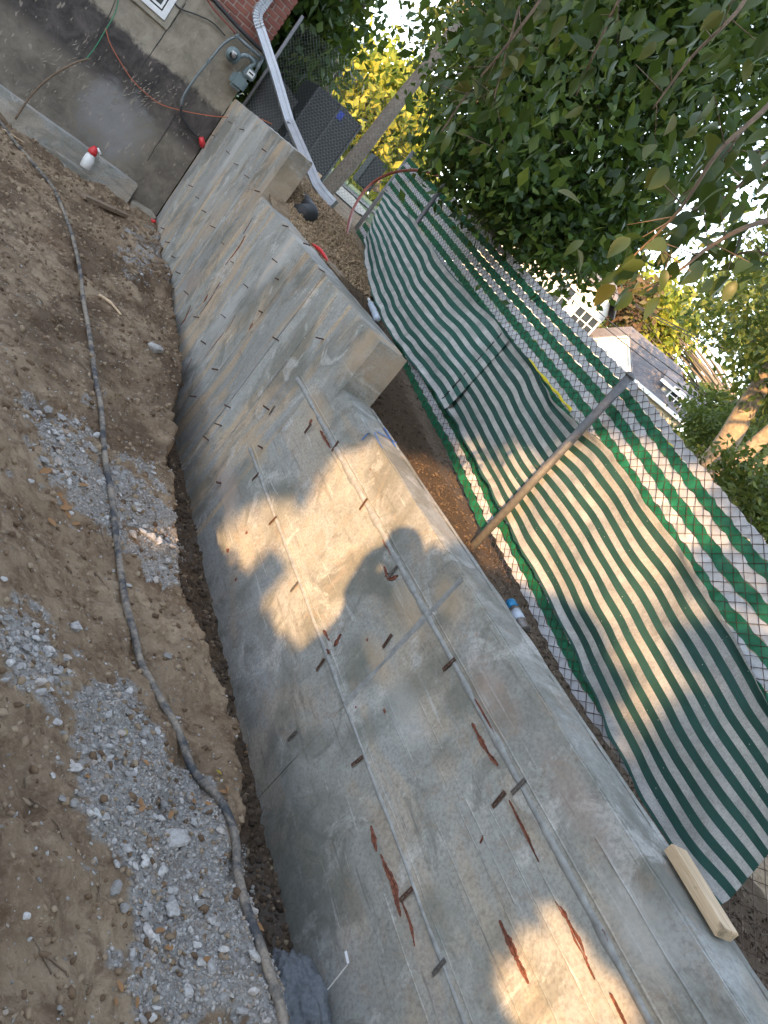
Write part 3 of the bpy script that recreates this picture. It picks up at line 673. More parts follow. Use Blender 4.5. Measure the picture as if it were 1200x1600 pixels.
tube_thing('orange_string', [ony(*q, HY-.06) for q in [(165, 45), (172, 68), (190, 100), (207, 125), (228, 146), (252, 163), (285, 173)]]+[(2.2, 12.25, -.55)]*0+[ony(330, 181, 12.2), ony(370, 184, 12.0), ony(403, 185, 11.6), ony(425, 194, 11.2)], .006, M['orange'], 'thin orange string line slack across the dark foundation wall', 'string', 5)
tube_thing('green_wire', [ony(*q, HY-.05) for q in [(186, -10), (180, 20), (163, 50), (150, 72), (138, 88), (133, 94)]], .008, M['greenwire'], 'green wire hanging down the dark foundation wall', 'wire', 5)
tube_thing('black_wire', [ony(*q, HY-.03) for q in [(184, -10), (170, 25), (150, 55), (134, 76), (124, 92)]], .005, M['cable'], 'thin black wire hanging beside the green wire', 'wire', 5)
tube_thing('branch', [ony(*q, HY-.25+.0*i) for i, q in enumerate([(142, 91), (118, 98), (90, 113), (65, 132), (42, 158), (24, 186)])], [.007, .009, .011, .012, .013]+[.013]*26, M['twig'], 'long thin bare stick leaning on the foundation wall', 'stick', 6)
props(MB().box(ony(345, 38, HY-.06)+np.array([.62, 0, -.06]), (.13, .06, .10)).build('junction_box', M['meter'], None, bevel=.012), 'small grey junction box fixed on the bricks by the downspout', 'junction box')
# downspout
ds = empty('downspout', ony(515, 318, 9.9), 'white rectangular metal downspout running from the brick corner to the mulch', 'downspout')
def prof_sweep(P, w_, d_, ridges=0, lateral=None):
    b = MB(); V = []; m = len(P)
    for i, p in enumerate(P):
        t = P[min(i+1, m-1)]-P[max(i-1, 0)]; t = t/np.linalg.norm(t); s = np.cross(t, lateral if lateral is not None else [0, 1, 0]); s /= np.linalg.norm(s); u = np.cross(s, t)
        k = 1+(.10 if (i % 2 and ridges) else 0); q = [(-1, -1), (-.33, -1), (-.25, -.8), (.25, -.8), (.33, -1), (1, -1), (1, 1), (-1, 1)]
        for a, c_ in q: V.append(p+s*w_/2*a*k+u*d_/2*c_*k)
    n = 8; F = [(i*n+k, i*n+(k+1) % n, (i+1)*n+(k+1) % n, (i+1)*n+k) for i in range(m-1) for k in range(n)]; F += [tuple(range(n)), tuple((m-1)*n+k for k in range(n-1, -1, -1))]
    return b.add(V, F)
prof_sweep([ony(448, -45, 12.25), ony(412, 6, 12.25)], .12, .09).build('upper_pipe', M['whitemet'], ds)
prof_sweep(spline([ony(412, 6, 12.25), ony(404, 17, 12.24), ony(402, 30, 12.22), ony(407, 46, 12.2)], 7), .12, .09, 1).build('elbow', M['whitemet'], ds)
P = [ony(407, 46, 12.2), ony(430, 115, 11.8), ony(452, 190, 11.3), ony(487, 270, 10.4)]
prof_sweep(P, .12, .09).build('lower_pipe', M['whitemet'], ds)
prof_sweep([ony(487, 270, 10.4), ony(496, 290, 10.2), ony(507, 303, 10.05), ony(522, 320, 9.9)], .12, .09).build('outlet', M['whitemet'], ds)
b = MB(); c = ony(455, 196, 11.25); b.box(c, (.15, .10, .025)); b.build('strap', M['galv'], ds)

# ------------------------------------------------------------------ chain-link fences
def wire_seg(P, Q, r):
    """batch of 3-sided wire segments: arrays P,Q (n,3)"""
    t = Q-P; t /= np.linalg.norm(t, axis=1)[:, None]+1e-9; a = np.cross(t, [.9, .3, .1]); a /= np.linalg.norm(a, axis=1)[:, None]; b = np.cross(t, a)
    V = []
    for base in (P, Q):
        for k in range(3):
            q = 2*math.pi*k/3; V.append(base+r*(a*math.cos(q)+b*math.sin(q)))
    V = np.stack(V, 1); n = len(P); I = (np.arange(n)*6)[:, None]
    F = np.concatenate([np.concatenate([I+k, I+(k+1) % 3, I+3+(k+1) % 3, I+3+k], 1) for k in range(3)])
    return V.reshape(-1, 3), F
def chain_mesh(name, posf, s0, s1, hf, mat, parent, pitch=.082, r=.0018, vs=.03125):
    P = []; Q = []; n = int((s1-s0)/pitch)
    for i in range(n*2):
        s = s0+i*pitch/2
        # one wire zigzagging between s and s+pitch/2
        H = hf(s); m = int(H/vs); prev = None
        for j in range(m+1):
            off = (j+i) % 2
            if (j % 1) == 0:
                cur = posf(s+(pitch/2)*((j % 2) if i % 2 == 0 else 1-(j % 2))*1.0, j*vs, (-1)**j*.002)
            if prev is not None and i % 2 == 0: P.append(prev); Q.append(cur)
            elif prev is not None: P.append(prev); Q.append(cur)
            prev = cur
        
    V, F = wire_seg(np.array(P), np.array(Q), r)
    o = link(name, mesh_np(name, V, F, mat), parent); o['kind'] = 'stuff'; return o
FYB = [-3, .0, 1.31, 2.31, 3.08, 3.73, 4.81, 6.15, 7.53, 8.45, 10.56]; FZB = [-1.22, -1.20, -1.19, -1.21, -1.14, -1.10, -.97, -.87, -.72, -.64, -.50]
FYT = [-3, .0, 2.10, 2.79, 3.70, 5.48, 7.35, 10.6]; FZT = [-.10, -.06, .06, .16, .30, .48, .67, 1.0]
zb = lambda y: float(np.interp(y, FYB, FZB)); zt = lambda y: float(np.interp(y, FYT, FZT))
fx = lambda y: FA+FK*y
fence = empty('chain_link_fence', (fx(3.7), 3.7, -1.2), 'chain-link fence woven with green and white privacy strips above the retaining wall', 'fence')
def fpos(y, h, dx=0): return np.array([fx(y)+dx+.02*math.sin(y*1.9), y, zb(y)+h])
wpos_f = lambda y, h, dx=0: fpos(y, h, dx-.006)
chain_mesh('chain_link_mesh', wpos_f, -2.0, 10.5, lambda y: zt(y)-zb(y)+.03, M['wire'], fence)
PITCH = .0625
def slat(k, y0, y1, green, frm='bottom'):
    ys = np.arange(y0, y1, .0145); L = []
    for y in ys:
        if frm == 'bottom': h = (k+.5)*PITCH+.01*math.sin(y*1.3+k)*.4
        else: h = zt(y)-zb(y)-(k+.5)*PITCH
        ph = y/.082*2*math.pi; wv = .5+.5*math.cos(ph+(math.pi if k % 2 else 0))
        hw = (.0325 if not green else .0325)*((.84+.16*wv) if not green else (.93+.07*wv))+.0025*mnoise.noise(Vector((y*14, k*3.1, 0)))
        sh = .004*math.sin(ph/2+k)+.004*mnoise.noise(Vector((y*2.2, k, 5)))
        dx = .004*math.cos(ph/2)*(1 if k % 2 else -1)+.004*mnoise.noise(Vector((y*8, k, 1)))
        L.append([fpos(y, h+sh-hw, dx-.001), fpos(y, h+sh, dx-.002+.001*wv), fpos(y, h+sh+hw, dx)])
    G = np.array(L); G2 = G+np.array([.0012, 0, 0])
    mb = MB().grid(G); return mb.build('privacy_slat', M['slat_g' if green else 'slat_w'], fence, True)
for k in range(7): slat(k, 3.72 if k == 0 else 1.15+.03*k, 10.4-.02*k, k % 2 == 0)
for k in range(9):
    green = k % 2 == 1
    if k == 0: slat(0, -2, 8.3, False, 'top')
    else: slat(k, -2, 10.45, green, 'top')
def pipe(name, p0, p1, r, parent, mat='galv', cap=True):
    o = MB().tube([p0, p1], r, 14).build(name, M[mat], parent, True)
    return o
A0 = FA-.10
p0, p1 = onf(753, 838, A0), onf(985, 588, A0); p0[2] -= .1
q0 = pipe('fence_post', p0, p1, .029, fence)
MB().tube([p1+np.array([0, 0, -.01]), p1+np.array([0, 0, .012]), p1+np.array([0, 0, .022])], [.034, .034, .018], 14).build('post_cap', M['galv'], q0, True)
A1 = FA-.02; p0, p1 = onf(566, 470, A1), onf(714, 262, A1); p0[2] -= .15
q0 = pipe('fence_post', p0, p1, .033, fence)
MB().tube([p1+np.array([0, 0, -.01]), p1+np.array([0, 0, .015]), p1+np.array([0, 0, .028])], [.039, .039, .02], 14).build('post_cap', M['galv'], q0, True)
for y in (0.0, -1.8, 10.55): pipe('fence_post', (fx(y)+.05, y, zb(y)-.2), (fx(y)+.05, y, zt(y)+.03), .03, fence)
# tension wires holding the fabric to the pipes
b = MB()
for h in (.25, .6, 1.0, 1.3):
    y = 3.66; b.tube([(fx(y)+.01, y+.04, zb(y)+h), (fx(y)-.14, y, zb(y)+h+.01), (fx(y)+.01, y-.04, zb(y)+h)], .002, 4)
b.build('tie_wire', M['wire'], fence)
# return fence towards the house corner
rf = empty('return_fence', (3.4, 11.5, -.3), 'bare chain-link return fence between the house corner and the fence end', 'fence')
RA, RB = np.array([2.68, 12.3]), np.array([4.4, 10.56]); RL = np.linalg.norm(RB-RA)
def rpos(s, h, dx=0): q = RA+(RB-RA)*s/RL; return np.array([q[0]+dx, q[1]+dx, -.35+h])
chain_mesh('chain_link_mesh', rpos, 0, RL, lambda s: 1.75, M['wire_grey'], rf, .06, .0014, .03)
pipe('fence_post', (*RA, -.6), (*RA, 1.45), .024, rf); pipe('top_rail', (*RA, 1.42), (*RB, 1.42), .0, rf) if 0 else None

# ------------------------------------------------------------------ striped mesh tarps
TT = [(605, 300), (650, 345), (700, 420), (790, 515), (880, 640), (950, 700), (1050, 840), (1130, 960), (1195, 1080), (1290, 1235)]
TB = [(573, 380), (580, 440), (612, 520), (690, 625), (774, 780), (838, 895), (893, 1005), (965, 1165), (1045, 1315), (1132, 1416)]
top = [onf(*q, FA-.035) for q in TT]; bot = [onf(*q, FA-.035) for q in TB]
def tarp(i0, i1, name, mat, label, off, seed, ext=0):
    A = spline(top, 20)[i0*20:i1*20+1+ext]; B_ = spline(bot, 20)[i0*20:i1*20+1+ext]; n = len(A); m = 72; G = np.zeros((n, m+1, 3)); UV = np.zeros((n, m+1, 2))
    for i in range(n):
        for j in range(m+1):
            v = j/m; rg = .018*mnoise.noise(Vector((i*.35, seed, 0))) ; vv = v if 0 < j < m else v+rg*(1 if j else -1)
            p = A[i]*(1-vv)+B_[i]*vv
            q = Vector((p[1]*1.6+seed, p[2]*1.8, 0))
            wr = .018*mnoise.noise(q)+.014*mnoise.noise(q*2.7)+.006*math.sin(p[1]*11+3*mnoise.noise(q*1.5))+.0035*mnoise.noise(q*9)
            edgez = .018*mnoise.noise(Vector((p[1]*2.3, seed, v*2.5)))
            sag = .028*math.sin(v*math.pi)
            curl = .03*smooth(.06, 0, v)*(.5+mnoise.noise(Vector((p[1]*5, 1, seed))))+.05*smooth(.93, 1, v)*(.5+mnoise.noise(Vector((p[1]*4, 7, seed))))
            G[i, j] = p+np.array([-off-sag*.6+wr-float(curl), 0, edgez*(.4+.6*abs(2*v-1))]); UV[i, j] = (i/n, (1-v)*float(np.interp(i0+i/20, [0, 3, 3.2, 4.3, 6, 9], [8.4, 8.9, 8.9, 9.7, 9.7, 9.0]))+.35)
    V = G.reshape(-1, 3); I = np.arange(len(V)).reshape(n, m+1); Fq = np.stack([I[:-1, :-1], I[:-1, 1:], I[1:, 1:], I[1:, :-1]], -1).reshape(-1, 4)
    me = mesh_np(name, V, Fq, mat, True); uv = me.uv_layers.new(name='UVMap'); uv.data.foreach_set('uv', UV.reshape(-1, 2)[Fq.ravel()].astype(np.float32).ravel())
    me.polygons.foreach_set('use_smooth', [True]*len(me.polygons))
    o = link(name, me); props(o, label, 'tarp'); return o
tarp(0, 3, 'striped_tarp', M['tarp_a'], 'cleaner green and white striped shade cloth on the far half of the fence', .035, 2, 3)
tarp(3, 9, 'striped_tarp', M['tarp_b'], 'dirty green and grey striped shade cloth hung on the near fence half', .004, 9)
b = MB(); P = [onf(790+(690-790)*k, 515+(625-515)*k, FA-.075) for k in np.linspace(0, 1, 24)]
for i in range(0, 23, 1):
    if i % 4 != 3: b.tube([P[i], P[i]*.6+P[i+1]*.4+np.array([-.006, 0, 0]), P[i+1]], .005, 5)
props(b.build('lacing_cord', M['black'], None, True), 'black cord lacing the seam between the two striped cloths', 'cord')
for q, r in (((905, 625), .02), ((1050, 845), .02), ((925, 690), .016)):
    pass
b = MB(); L = []
for k in np.linspace(0, 1, 26):
    p = onf(826+(893-826)*k, 562+(642-562)*k, FA-.028); L.append([p+np.array([0, 0, -.008+.004*math.sin(k*30)]), p+np.array([-.006, 0, .0]), p+np.array([0, 0, .009+.005*math.sin(k*21)])])
props(b.grid(L).build('caution_tape', M['yellow'], None, True), 'strip of yellow tape along the striped cloth top edge left of the near post', 'tape')

# ------------------------------------------------------------------ things on and by the wall
def oriented(a, b_, up=(0, 0, 1)):
    d = np.array(b_)-np.array(a); L = np.linalg.norm(d); d = d/L; s = np.cross(up, d); s /= np.linalg.norm(s); return d, s, np.cross(d, s), L
a, c = onz(1050, 1330, ZT[2]+.03), onz(1130, 1462, ZT[2]+.03); d, s, u, L = oriented(a, c)
lum = MB(); lum.box((0, 0, 0), (L*1.02, .088, .040)); o = lum.build('lumber_block', M['wood'], None, bevel=.003)
o.matrix_world = Matrix(((d[0], s[0], u[0], (a+c)[0]/2+.015), (d[1], s[1], u[1], (a+c)[1]/2), (d[2], s[2], u[2], ZT[2]+.036), (0, 0, 0, 1)))
props(o, 'short pale new two-by-four offcut lying on the near wall top', 'lumber')
c = onz(503, 397, ZT[1]+.02); b = MB(); b.tube(spline([c+np.array([-.03, .28, .0]), c+np.array([0, .1, .012]), c+np.array([.01, -.05, .006]), c+np.array([.03, -.22, -.01])], 5), [.008, .010, .014, .019, .022, .018, .022, .018, .016, .019, .017, .014, .012, .011, .010, .008], 7)
props(b.build('red_rag', M['red'], None, True), 'crumpled red strap lying on the middle wall step', 'strap')
b = MB(); b.bx(c[0]+.0, c[0]+.07, c[1]-.62, c[1]-.2, ZT[1]+.003, ZT[1]+.03); props(b.build('dark_board', M['oldwood'], None, bevel=.004), 'thin dark board on the middle wall step next to the red strap', 'board')
# spray paint can
def lathe(b, a, c, prof, n=16):
    d, s, u, L = oriented(a, c, (.1, .2, 1)) ; V = []; F = []
    for k, r in prof:
        for j in range(n): q = 2*math.pi*j/n; V.append(np.array(a)+d*L*k+r*(s*math.cos(q)+u*math.sin(q)))
    for i in range(len(prof)-1):
        for j in range(n): F.append((i*n+j, i*n+(j+1) % n, (i+1)*n+(j+1) % n, (i+1)*n+j))
    F += [tuple(range(n-1, -1, -1)), tuple((len(prof)-1)*n+j for j in range(n))]; return b.add(V, F)
cA = onf(820, 985, 2.95); cB = onf(797, 940, 2.95)
can = empty('spray_can', cA, 'silver spray paint can with blue cap leaning at the fence foot', 'spray can')
lathe(MB(), cA, cA+(cB-cA)*.74, [(0, .030), (.02, .033), (.95, .033), (1, .026)]).build('can_body', M['steel'], can, True)
lathe(MB(), cA+(cB-cA)*.30, cA+(cB-cA)*.62, [(0, .0336), (1, .0336)]).build('paper_band', M['water'], can, True)
lathe(MB(), cA+(cB-cA)*.75, cB, [(0, .030), (.05, .032), (.9, .030), (1, .024)]).build('cap', plain('blue_plastic', (.02, .22, .45), .4), can, True)
cA = onf(590, 500, 3.05); cB = onf(577, 470, 3.05)
bt = empty('water_bottle', cA, 'crushed clear plastic water bottle at the fence foot beside the middle wall step', 'bottle')
lathe(MB(), cA, cB, [(0, .028), (.05, .038), (.3, .041), (.36, .033), (.5, .042), (.62, .034), (.8, .038), (.95, .014), (1, .013)], 12).build('bottle_body', M['water'], bt, True)
lathe(MB(), cB, cB+(cB-cA)*.1, [(0, .016), (1, .016)], 12).build('bottle_cap', M['white'], bt, True)
# brown bent pipe arching from the mulch to the far post
tube_thing('brown_pipe', [onf(541, 390, 2.75), onf(543, 360, 2.8), onf(553, 325, 2.9), onf(575, 292, 3.0), onf(605, 273, 3.05), onf(640, 266, 3.08), onf(672, 270, 3.09), onf(694, 279, 3.1)], .019, M['brownpipe'], 'thin brown plastic pipe arching from the mulch to the far fence post', 'pipe')
# dark roll-shaped form behind the upper step
c = onz(478, 330, -.42); c = ony(478, 328, 8.9)
b = MB(); P = spline([c+np.array([-.12, -.25, -.08]), c+np.array([0, -.1, -.02]), c+np.array([.03, .15, .0]), c+np.array([.0, .35, .02])], 6); 
b.tube(P, [.12+.02*mnoise.noise(Vector(p)*8) for p in P], 18); props(b.build('dark_roll', M['black'], None, True), 'dark rounded roll lying behind the upper wall step', 'fabric roll')
# bent white metal flashing in the trench
P = [onx(541, 1488, D-.03), onx(545, 1507, D-.05), onx(514, 1546, D-.04)]; b = MB(); L = []
for p in spline(P[:2], 3)+spline(P[1:], 5): L.append([p+np.array([0, 0, -.006]), p+np.array([-.012, 0, .002]), p+np.array([-.002, .003, .008])])
props(b.grid(L).build('metal_strip', M['white'], None), 'bent white metal strip leaning on the wall foot', 'metal strip')
c = np.array([2.40, 1.38, -2.56]); b = MB(); 
bm = bmesh.new(); bmesh.ops.create_icosphere(bm, subdivisions=5, radius=1)
for v in bm.verts: n = v.co.copy(); k = 1+.25*mnoise.noise(n*2)+.16*mnoise.noise(n*6)+.08*mnoise.noise(n*17); v.co = Vector((n.x*.13*k+c[0], n.y*.24*k+c[1], n.z*.11*k+c[2]))
me = bpy.data.meshes.new('cement_lump'); bm.to_mesh(me); bm.free(); me.materials.append(plain('wet_cement', (.15, .165, .18), .8, 0, .3, 60, .8)); me.polygons.foreach_set('use_smooth', [True]*len(me.polygons))
props(link('cement_lump', me), 'lump of dark grey wet concrete spilled in the trench', 'concrete lump')

# ------------------------------------------------------------------ things on the dirt
def gp(px, py, lift=0):
    d = ray(px, py); lo, hi = .3, 16/np.linalg.norm(d[:2])*1.0; t0 = None
    for t in np.linspace(.0008, .018, 240):
        p = d*t
        if p[2] < float(pit_z(p[0], p[1], False)):
            a_, b_ = t-.0001, t
            for _ in range(12):
                m = (a_+b_)/2; q = d*m
                if q[2] < float(pit_z(q[0], q[1])): b_ = m
                else: a_ = m
            p = d*b_; p[2] += lift; return p
    p = d*.016; return p
HP = [(-30, 160), (0, 195), (30, 235), (75, 290), (105, 350), (122, 420), (130, 500), (143, 570), (155, 650), (163, 740), (175, 830), (183, 900), (197, 970), (225, 1040), (262, 1110), (300, 1190), (345, 1262), (390, 1338), (425, 1410), (450, 1480), (465, 1550), (478, 1610), (492, 1680)]
def bank_pt(px, py):
    z = -2.1
    for _ in range(14):
        p = onz(px, py, z); e = float(np.interp(p[1], EY, EX))-.10; z = .5*z+.5*float(pit_z(min(p[0], e), p[1], False))
    return np.array([min(p[0], e+.02), p[1], z])
P = spline([bank_pt(*q) for q in HP], 9)
for _ in range(6): P = [P[0]]+[(P[i-1]+2*P[i]+P[i+1])/4 for i in range(1, len(P)-1)]+[P[-1]]
Z = np.array([float(pit_z(min(p[0], float(edge_x(np.array(p[1])))-.05), p[1])) for p in P])
Z = np.array([Z[max(0, i-2):i+3].max() for i in range(len(Z))])
for _ in range(10): Z[1:-1] = (Z[:-2]+2*Z[1:-1]+Z[2:])/4
P = [np.array([p[0], p[1], z+.008]) for p, z in zip(P, Z)]
props(MB().tube(P, .0185, 12).build('black_hose', M['hose'], None, True), 'long muddy black hose lying along the dirt bank', 'hose')
def plank(a, c, w_, h_, mat, name, label, cat, lift=.0):
    d, s, u, L = oriented(a, c); o = MB().box((0, 0, 0), (L, w_, h_)).build(name, mat, None, bevel=.003)
    m = (np.array(a)+np.array(c))/2; o.matrix_world = Matrix(((d[0], s[0], u[0], m[0]), (d[1], s[1], u[1], m[1]), (d[2], s[2], u[2], m[2]+lift), (0, 0, 0, 1))); return props(o, label, cat)
plank(gp(128, 309), gp(195, 339), .10, .045, M['oldwood'], 'old_board', 'weathered grey board half buried in the dirt near the footing', 'board', .03)
tube_thing('stick', [gp(153, 464, .02), gp(170, 477, .03), gp(188, 494, .015)], [.016]*7+[.010]*6, M['wood'], 'short pale splintered stick right of the hose', 'stick')
tube_thing('twig', [gp(5, 205, .02), gp(20, 215, .02), gp(36, 225, .02)], .012, M['wood'], 'short pale wood splinter beside the far end of the hose', 'stick')
# spray bottle on the footing edge
c = gp(132, 262); c = ony(133, 262, 12.0); sb = empty('spray_bottle', c, 'white plastic jug with red cap standing against the concrete footing', 'jug')
t2 = ony(143, 240, 12.0); lathe(MB(), c, t2, [(0, .068), (.05, .078), (.55, .075), (.85, .062), (1, .045)], 16).build('jug_body', M['white'], sb, True)
t3 = ony(150, 230, 12.0); lathe(MB(), t2, t3, [(0, .062), (.2, .066), (.7, .048), (1, .03)], 14).build('lid', M['red'], sb, True)
b = MB().tube([t3+np.array([.02, 0, 0]), t3+np.array([.09, -.02, -.04])], .018, 8); b.build('spout', M['white'], sb, True)
c = ony(236, 345, 12.0); b = MB().tube([c, c+np.array([.06, 0, .03])], [.03, .022], 8); props(b.build('red_plug', M['red'], None, True), 'small red plug in the dirt at the wall foot corner', 'plug')
# stones
def stone_mesh(sub, seed, flat=.6):
    bm = bmesh.new(); bmesh.ops.create_icosphere(bm, subdivisions=sub, radius=1); rs = Vector((seed*3.1, seed, 0))
    for v in bm.verts: k = 1+.45*mnoise.noise(v.co*1.1+rs)+.18*mnoise.noise(v.co*3+rs); v.co = Vector((v.co.x*k*1.15, v.co.y*k*.85, v.co.z*k*flat))
    me = bpy.data.meshes.new('stone'); bm.to_mesh(me); bm.free(); me.materials.append(stone_obj); return me
m, t, bb = new_mat('loose_stone'); oi = nd(t, 'ShaderNodeObjectInfo').outputs['Random']; n = noise(t, coords(t), 70, 6)
cc = ramp(t, oi, [(0, (.22, .215, .20)), (.35, (.34, .335, .325)), (.7, (.46, .455, .44)), (.85, (.56, .55, .53)), (1, (.33, .26, .20))]); cc = mix(t, ramp(t, n, [(.35, .5), (.6, 0)]), cc, (.17, .14, .11))
t.links.new(cc, bb.inputs['Base Color']); bb.inputs['Roughness'].default_value = .9; bump(t, bb, n, .6, .004); stone_obj = m
SM = [stone_mesh(2, s, random.uniform(.5, .8)) for s in range(7)]
def put_stone(me, p, s, label, group=None, cat='stone', name='stone', sink=.25):
    o = link(name, me); o.location = (p[0], p[1], p[2]+s*.5*(.6-sink)); o.scale = (s/2*random.uniform(.85, 1.2), s/2*random.uniform(.85, 1.2), s/2*random.uniform(.8, 1.1)); o.rotation_euler = (random.uniform(-.5, .5), random.uniform(-.5, .5), random.uniform(0, 6.3)); props(o, label, cat, group); return o
put_stone(SM[0], gp(272, 1312), .085, 'largest flat grey concrete chunk in the near gravel', None, 'stone', 'concrete_chunk')
put_stone(SM[3], gp(178, 1390), .048, 'lone white angular stone on bare dirt left of the gravel', None)
put_stone(SM[2], gp(267, 1425), .062, 'broad grey stone below the largest concrete chunk', None)
put_stone(SM[1], gp(240, 1110+540), .07, 'large grey stone at the bottom edge of the gravel', None)
put_stone(SM[4], gp(240, 547), .13, 'large tan rock on the dirt bank by the trench edge', None)
put_stone(SM[5], gp(117, 983), .06, 'rounded tan stone left of the hose bend', None)
def rnd_in(poly):
    xs_ = [p[0] for p in poly]; ys_ = [p[1] for p in poly]
    while True:
        x, y = random.uniform(min(xs_), max(xs_)), random.uniform(min(ys_), max(ys_))
        if inpoly([x], [y], poly)[0]: return x, y
wts = [.25, .05, .5, .12, .08]
def pick():
    g_ = random.choices(GRAVEL, wts)[0]; x, y = rnd_in(g_); return x+random.gauss(0, 12), y+random.gauss(0, 12)
k = 0
while k < 275:
    x, y = pick() if random.random() < .91 else (random.uniform(0, 380), random.uniform(700, 1600))
    p = gp(x, y)
    if p[2] < -2.45 or p[0] > 2.5: continue
    dz = np.linalg.norm(p); s = random.choice([.018, .022, .026, .03, .034, .04])*(1 if dz < 4 else 1.3)
    put_stone(random.choice(SM), p, s, 'loose grey crushed stone lying on the gravel and dirt bank', 'loose crushed stones on the dirt bank'); k += 1
# icosahedron kit for bulk stones and clods
t_ = (1+5**.5)/2; ICO = np.array([(-1, t_, 0), (1, t_, 0), (-1, -t_, 0), (1, -t_, 0), (0, -1, t_), (0, 1, t_), (0, -1, -t_), (0, 1, -t_), (t_, 0, -1), (t_, 0, 1), (-t_, 0, -1), (-t_, 0, 1)])/1.9
ICF = np.array([(0, 11, 5), (0, 5, 1), (0, 1, 7), (0, 7, 10), (0, 10, 11), (1, 5, 9), (5, 11, 4), (11, 10, 2), (10, 7, 6), (7, 1, 8), (3, 9, 4), (3, 4, 2), (3, 2, 6), (3, 6, 8), (3, 8, 9), (4, 9, 5), (2, 4, 11), (6, 2, 10), (8, 6, 7), (9, 8, 1)])
def bulk(name, pts, sizes, mat, flat=(1, .8, .6), kind='stuff', label=None, cat=None):
    n = len(pts); pts = np.asarray(pts); S = np.asarray(sizes)[:, None, None]
    V = ICO[None]*(1+.35*(RN.rand(n, 12, 1)-.5)*2)*np.array(flat)*(.7+.6*RN.rand(n, 1, 3))
    q = RN.randn(n, 4); q /= np.linalg.norm(q, axis=1)[:, None]; a, b_, c_, d_ = q.T
    Rm = np.stack([np.stack([1-2*(c_*c_+d_*d_), 2*(b_*c_-a*d_), 2*(b_*d_+a*c_)], -1), np.stack([2*(b_*c_+a*d_), 1-2*(b_*b_+d_*d_), 2*(c_*d_-a*b_)], -1), np.stack([2*(b_*d_-a*c_), 2*(c_*d_+a*b_), 1-2*(b_*b_+c_*c_)], -1)], 1)
    V = np.einsum('nij,nkj->nki', Rm, V)*S/2+pts[:, None, :]
    Fq = (ICF[None]+12*np.arange(n)[:, None, None]).reshape(-1, 3); o = link(name, mesh_np(name, V.reshape(-1, 3), Fq, mat)); props(o, label, cat, None, kind); return o
def scatter_world(n, x0, x1, y0, y1, zf, keep=None):
    x = RN.uniform(x0, x1, n); y = y0+(y1-y0)*RN.rand(n)**1.6; z = zf(x, y); P = np.stack([x, y, z], -1)
    if keep is not None: P = P[keep(P)]
    return P
P = scatter_world(170000, -.4, 2.4, .2, 9.5, pit_z); gm_ = gravel_mask(P) > .5; G_ = P[gm_][:23000]
bulk('gravel', G_, .005+.019*RN.rand(len(G_))**1.9, M['gravel'], label='fine grey crushed gravel spread over the dirt bank', cat='gravel')
P = scatter_world(34000, -.6, 2.56, .1, 12.3, pit_z)[:26000]; bulk('soil_clods', P, .004+.034*RN.rand(len(P))**4*(1+P[:, 1]*.1), M['clod'], label='crumbs of brown soil strewn over the dirt bank', cat='soil')
P = scatter_world(9000, 1.9, 2.55, .3, 9, pit_z); P = P[P[:, 0] > edge_x(P[:, 1])-.02]; bulk('trench_clods', P, .012+.05*RN.rand(len(P))**2.5, M['dark_clod'], label='dark soil lumps lying in the narrow trench', cat='soil')
P = scatter_world(9000, -.4, 2.3, .3, 9.0, pit_z); bulk('pebbles', P, .004+.016*RN.rand(len(P))**3, M['gravel'], label='pale pebbles dotted over the bare dirt', cat='pebbles')
# mulch and litter behind the wall
P = scatter_world(26000, 2.85, 4.0, 7.2, 11.2, back_z); P = P[(P[:, 1] > 7.9+.3*RN.rand(len(P)))]; bulk('wood_chips', P+np.array([0, 0, .006]), .018+.035*RN.rand(len(P))**1.5, M['mulch'], (1.2, .55, .3), label='tan wood chip mulch mounded behind the upper wall step', cat='mulch')
P = scatter_world(16000, 2.83, 4.1, .2, 8.3, back_z); bulk('bank_litter', P, .006+.03*RN.rand(len(P))**2.5, M['dark_clod'], (1.2, .7, .4), label='dark crumbly soil litter between wall and fence', cat='soil')

# leaf shapes
def leaf_big(n=5, L=1., w_=.42, droop=.25, fold=.25, seed=0):
    V = []; F = []
    for i in range(n+1):
        t = i/n; ww = w_/2*math.sin(math.pi*min(1, t**.8*.98+.01))**.9+ (.0 if 0 < i < n else .004); z = -droop*t*t
        V += [(-ww, t*L, z+fold*ww), (0, t*L, z), (ww, t*L, z+fold*ww)]
    for i in range(n):
        a = i*3; F += [(a, a+1, a+4, a+3), (a+1, a+2, a+5, a+4)]
    return np.array(V), np.array(F)
LB = [leaf_big(6, 1, .54, .2, .35), leaf_big(6, 1, .48, .35, .2), leaf_big(6, 1, .58, .1, .5)]
def rot_basis(d, roll):
    d = d/np.linalg.norm(d); s = np.cross(d, [0, 0, 1.]); s = s/(np.linalg.norm(s)+1e-9); u = np.cross(s, d); return s*math.cos(roll)+u*math.sin(roll), d, -s*math.sin(roll)+u*math.cos(roll)
def dry_leaf(i, q, label=None, mat=None, zf=None):
    V, F = leaf_big(5, 1, .45, -.35*random.random(), .9*random.random()); p = gp(*q) if not zf else q
    a = random.uniform(0, 6.3); s = random.uniform(.035, .055)*(1 if p[1] < 3 else 1.4); me = mesh_np('dry_leaf', V*s, F, mat or M['dryleaf'], True); o = link('dry_leaf', me); o.location = (p[0], p[1], p[2]+.006); o.rotation_euler = (random.uniform(-.3, .3), random.uniform(-.4, .4), a)
    props(o, label or 'curled dry brown leaf lying on the dirt and gravel', 'leaf', 'dry leaves on the dirt'); return o
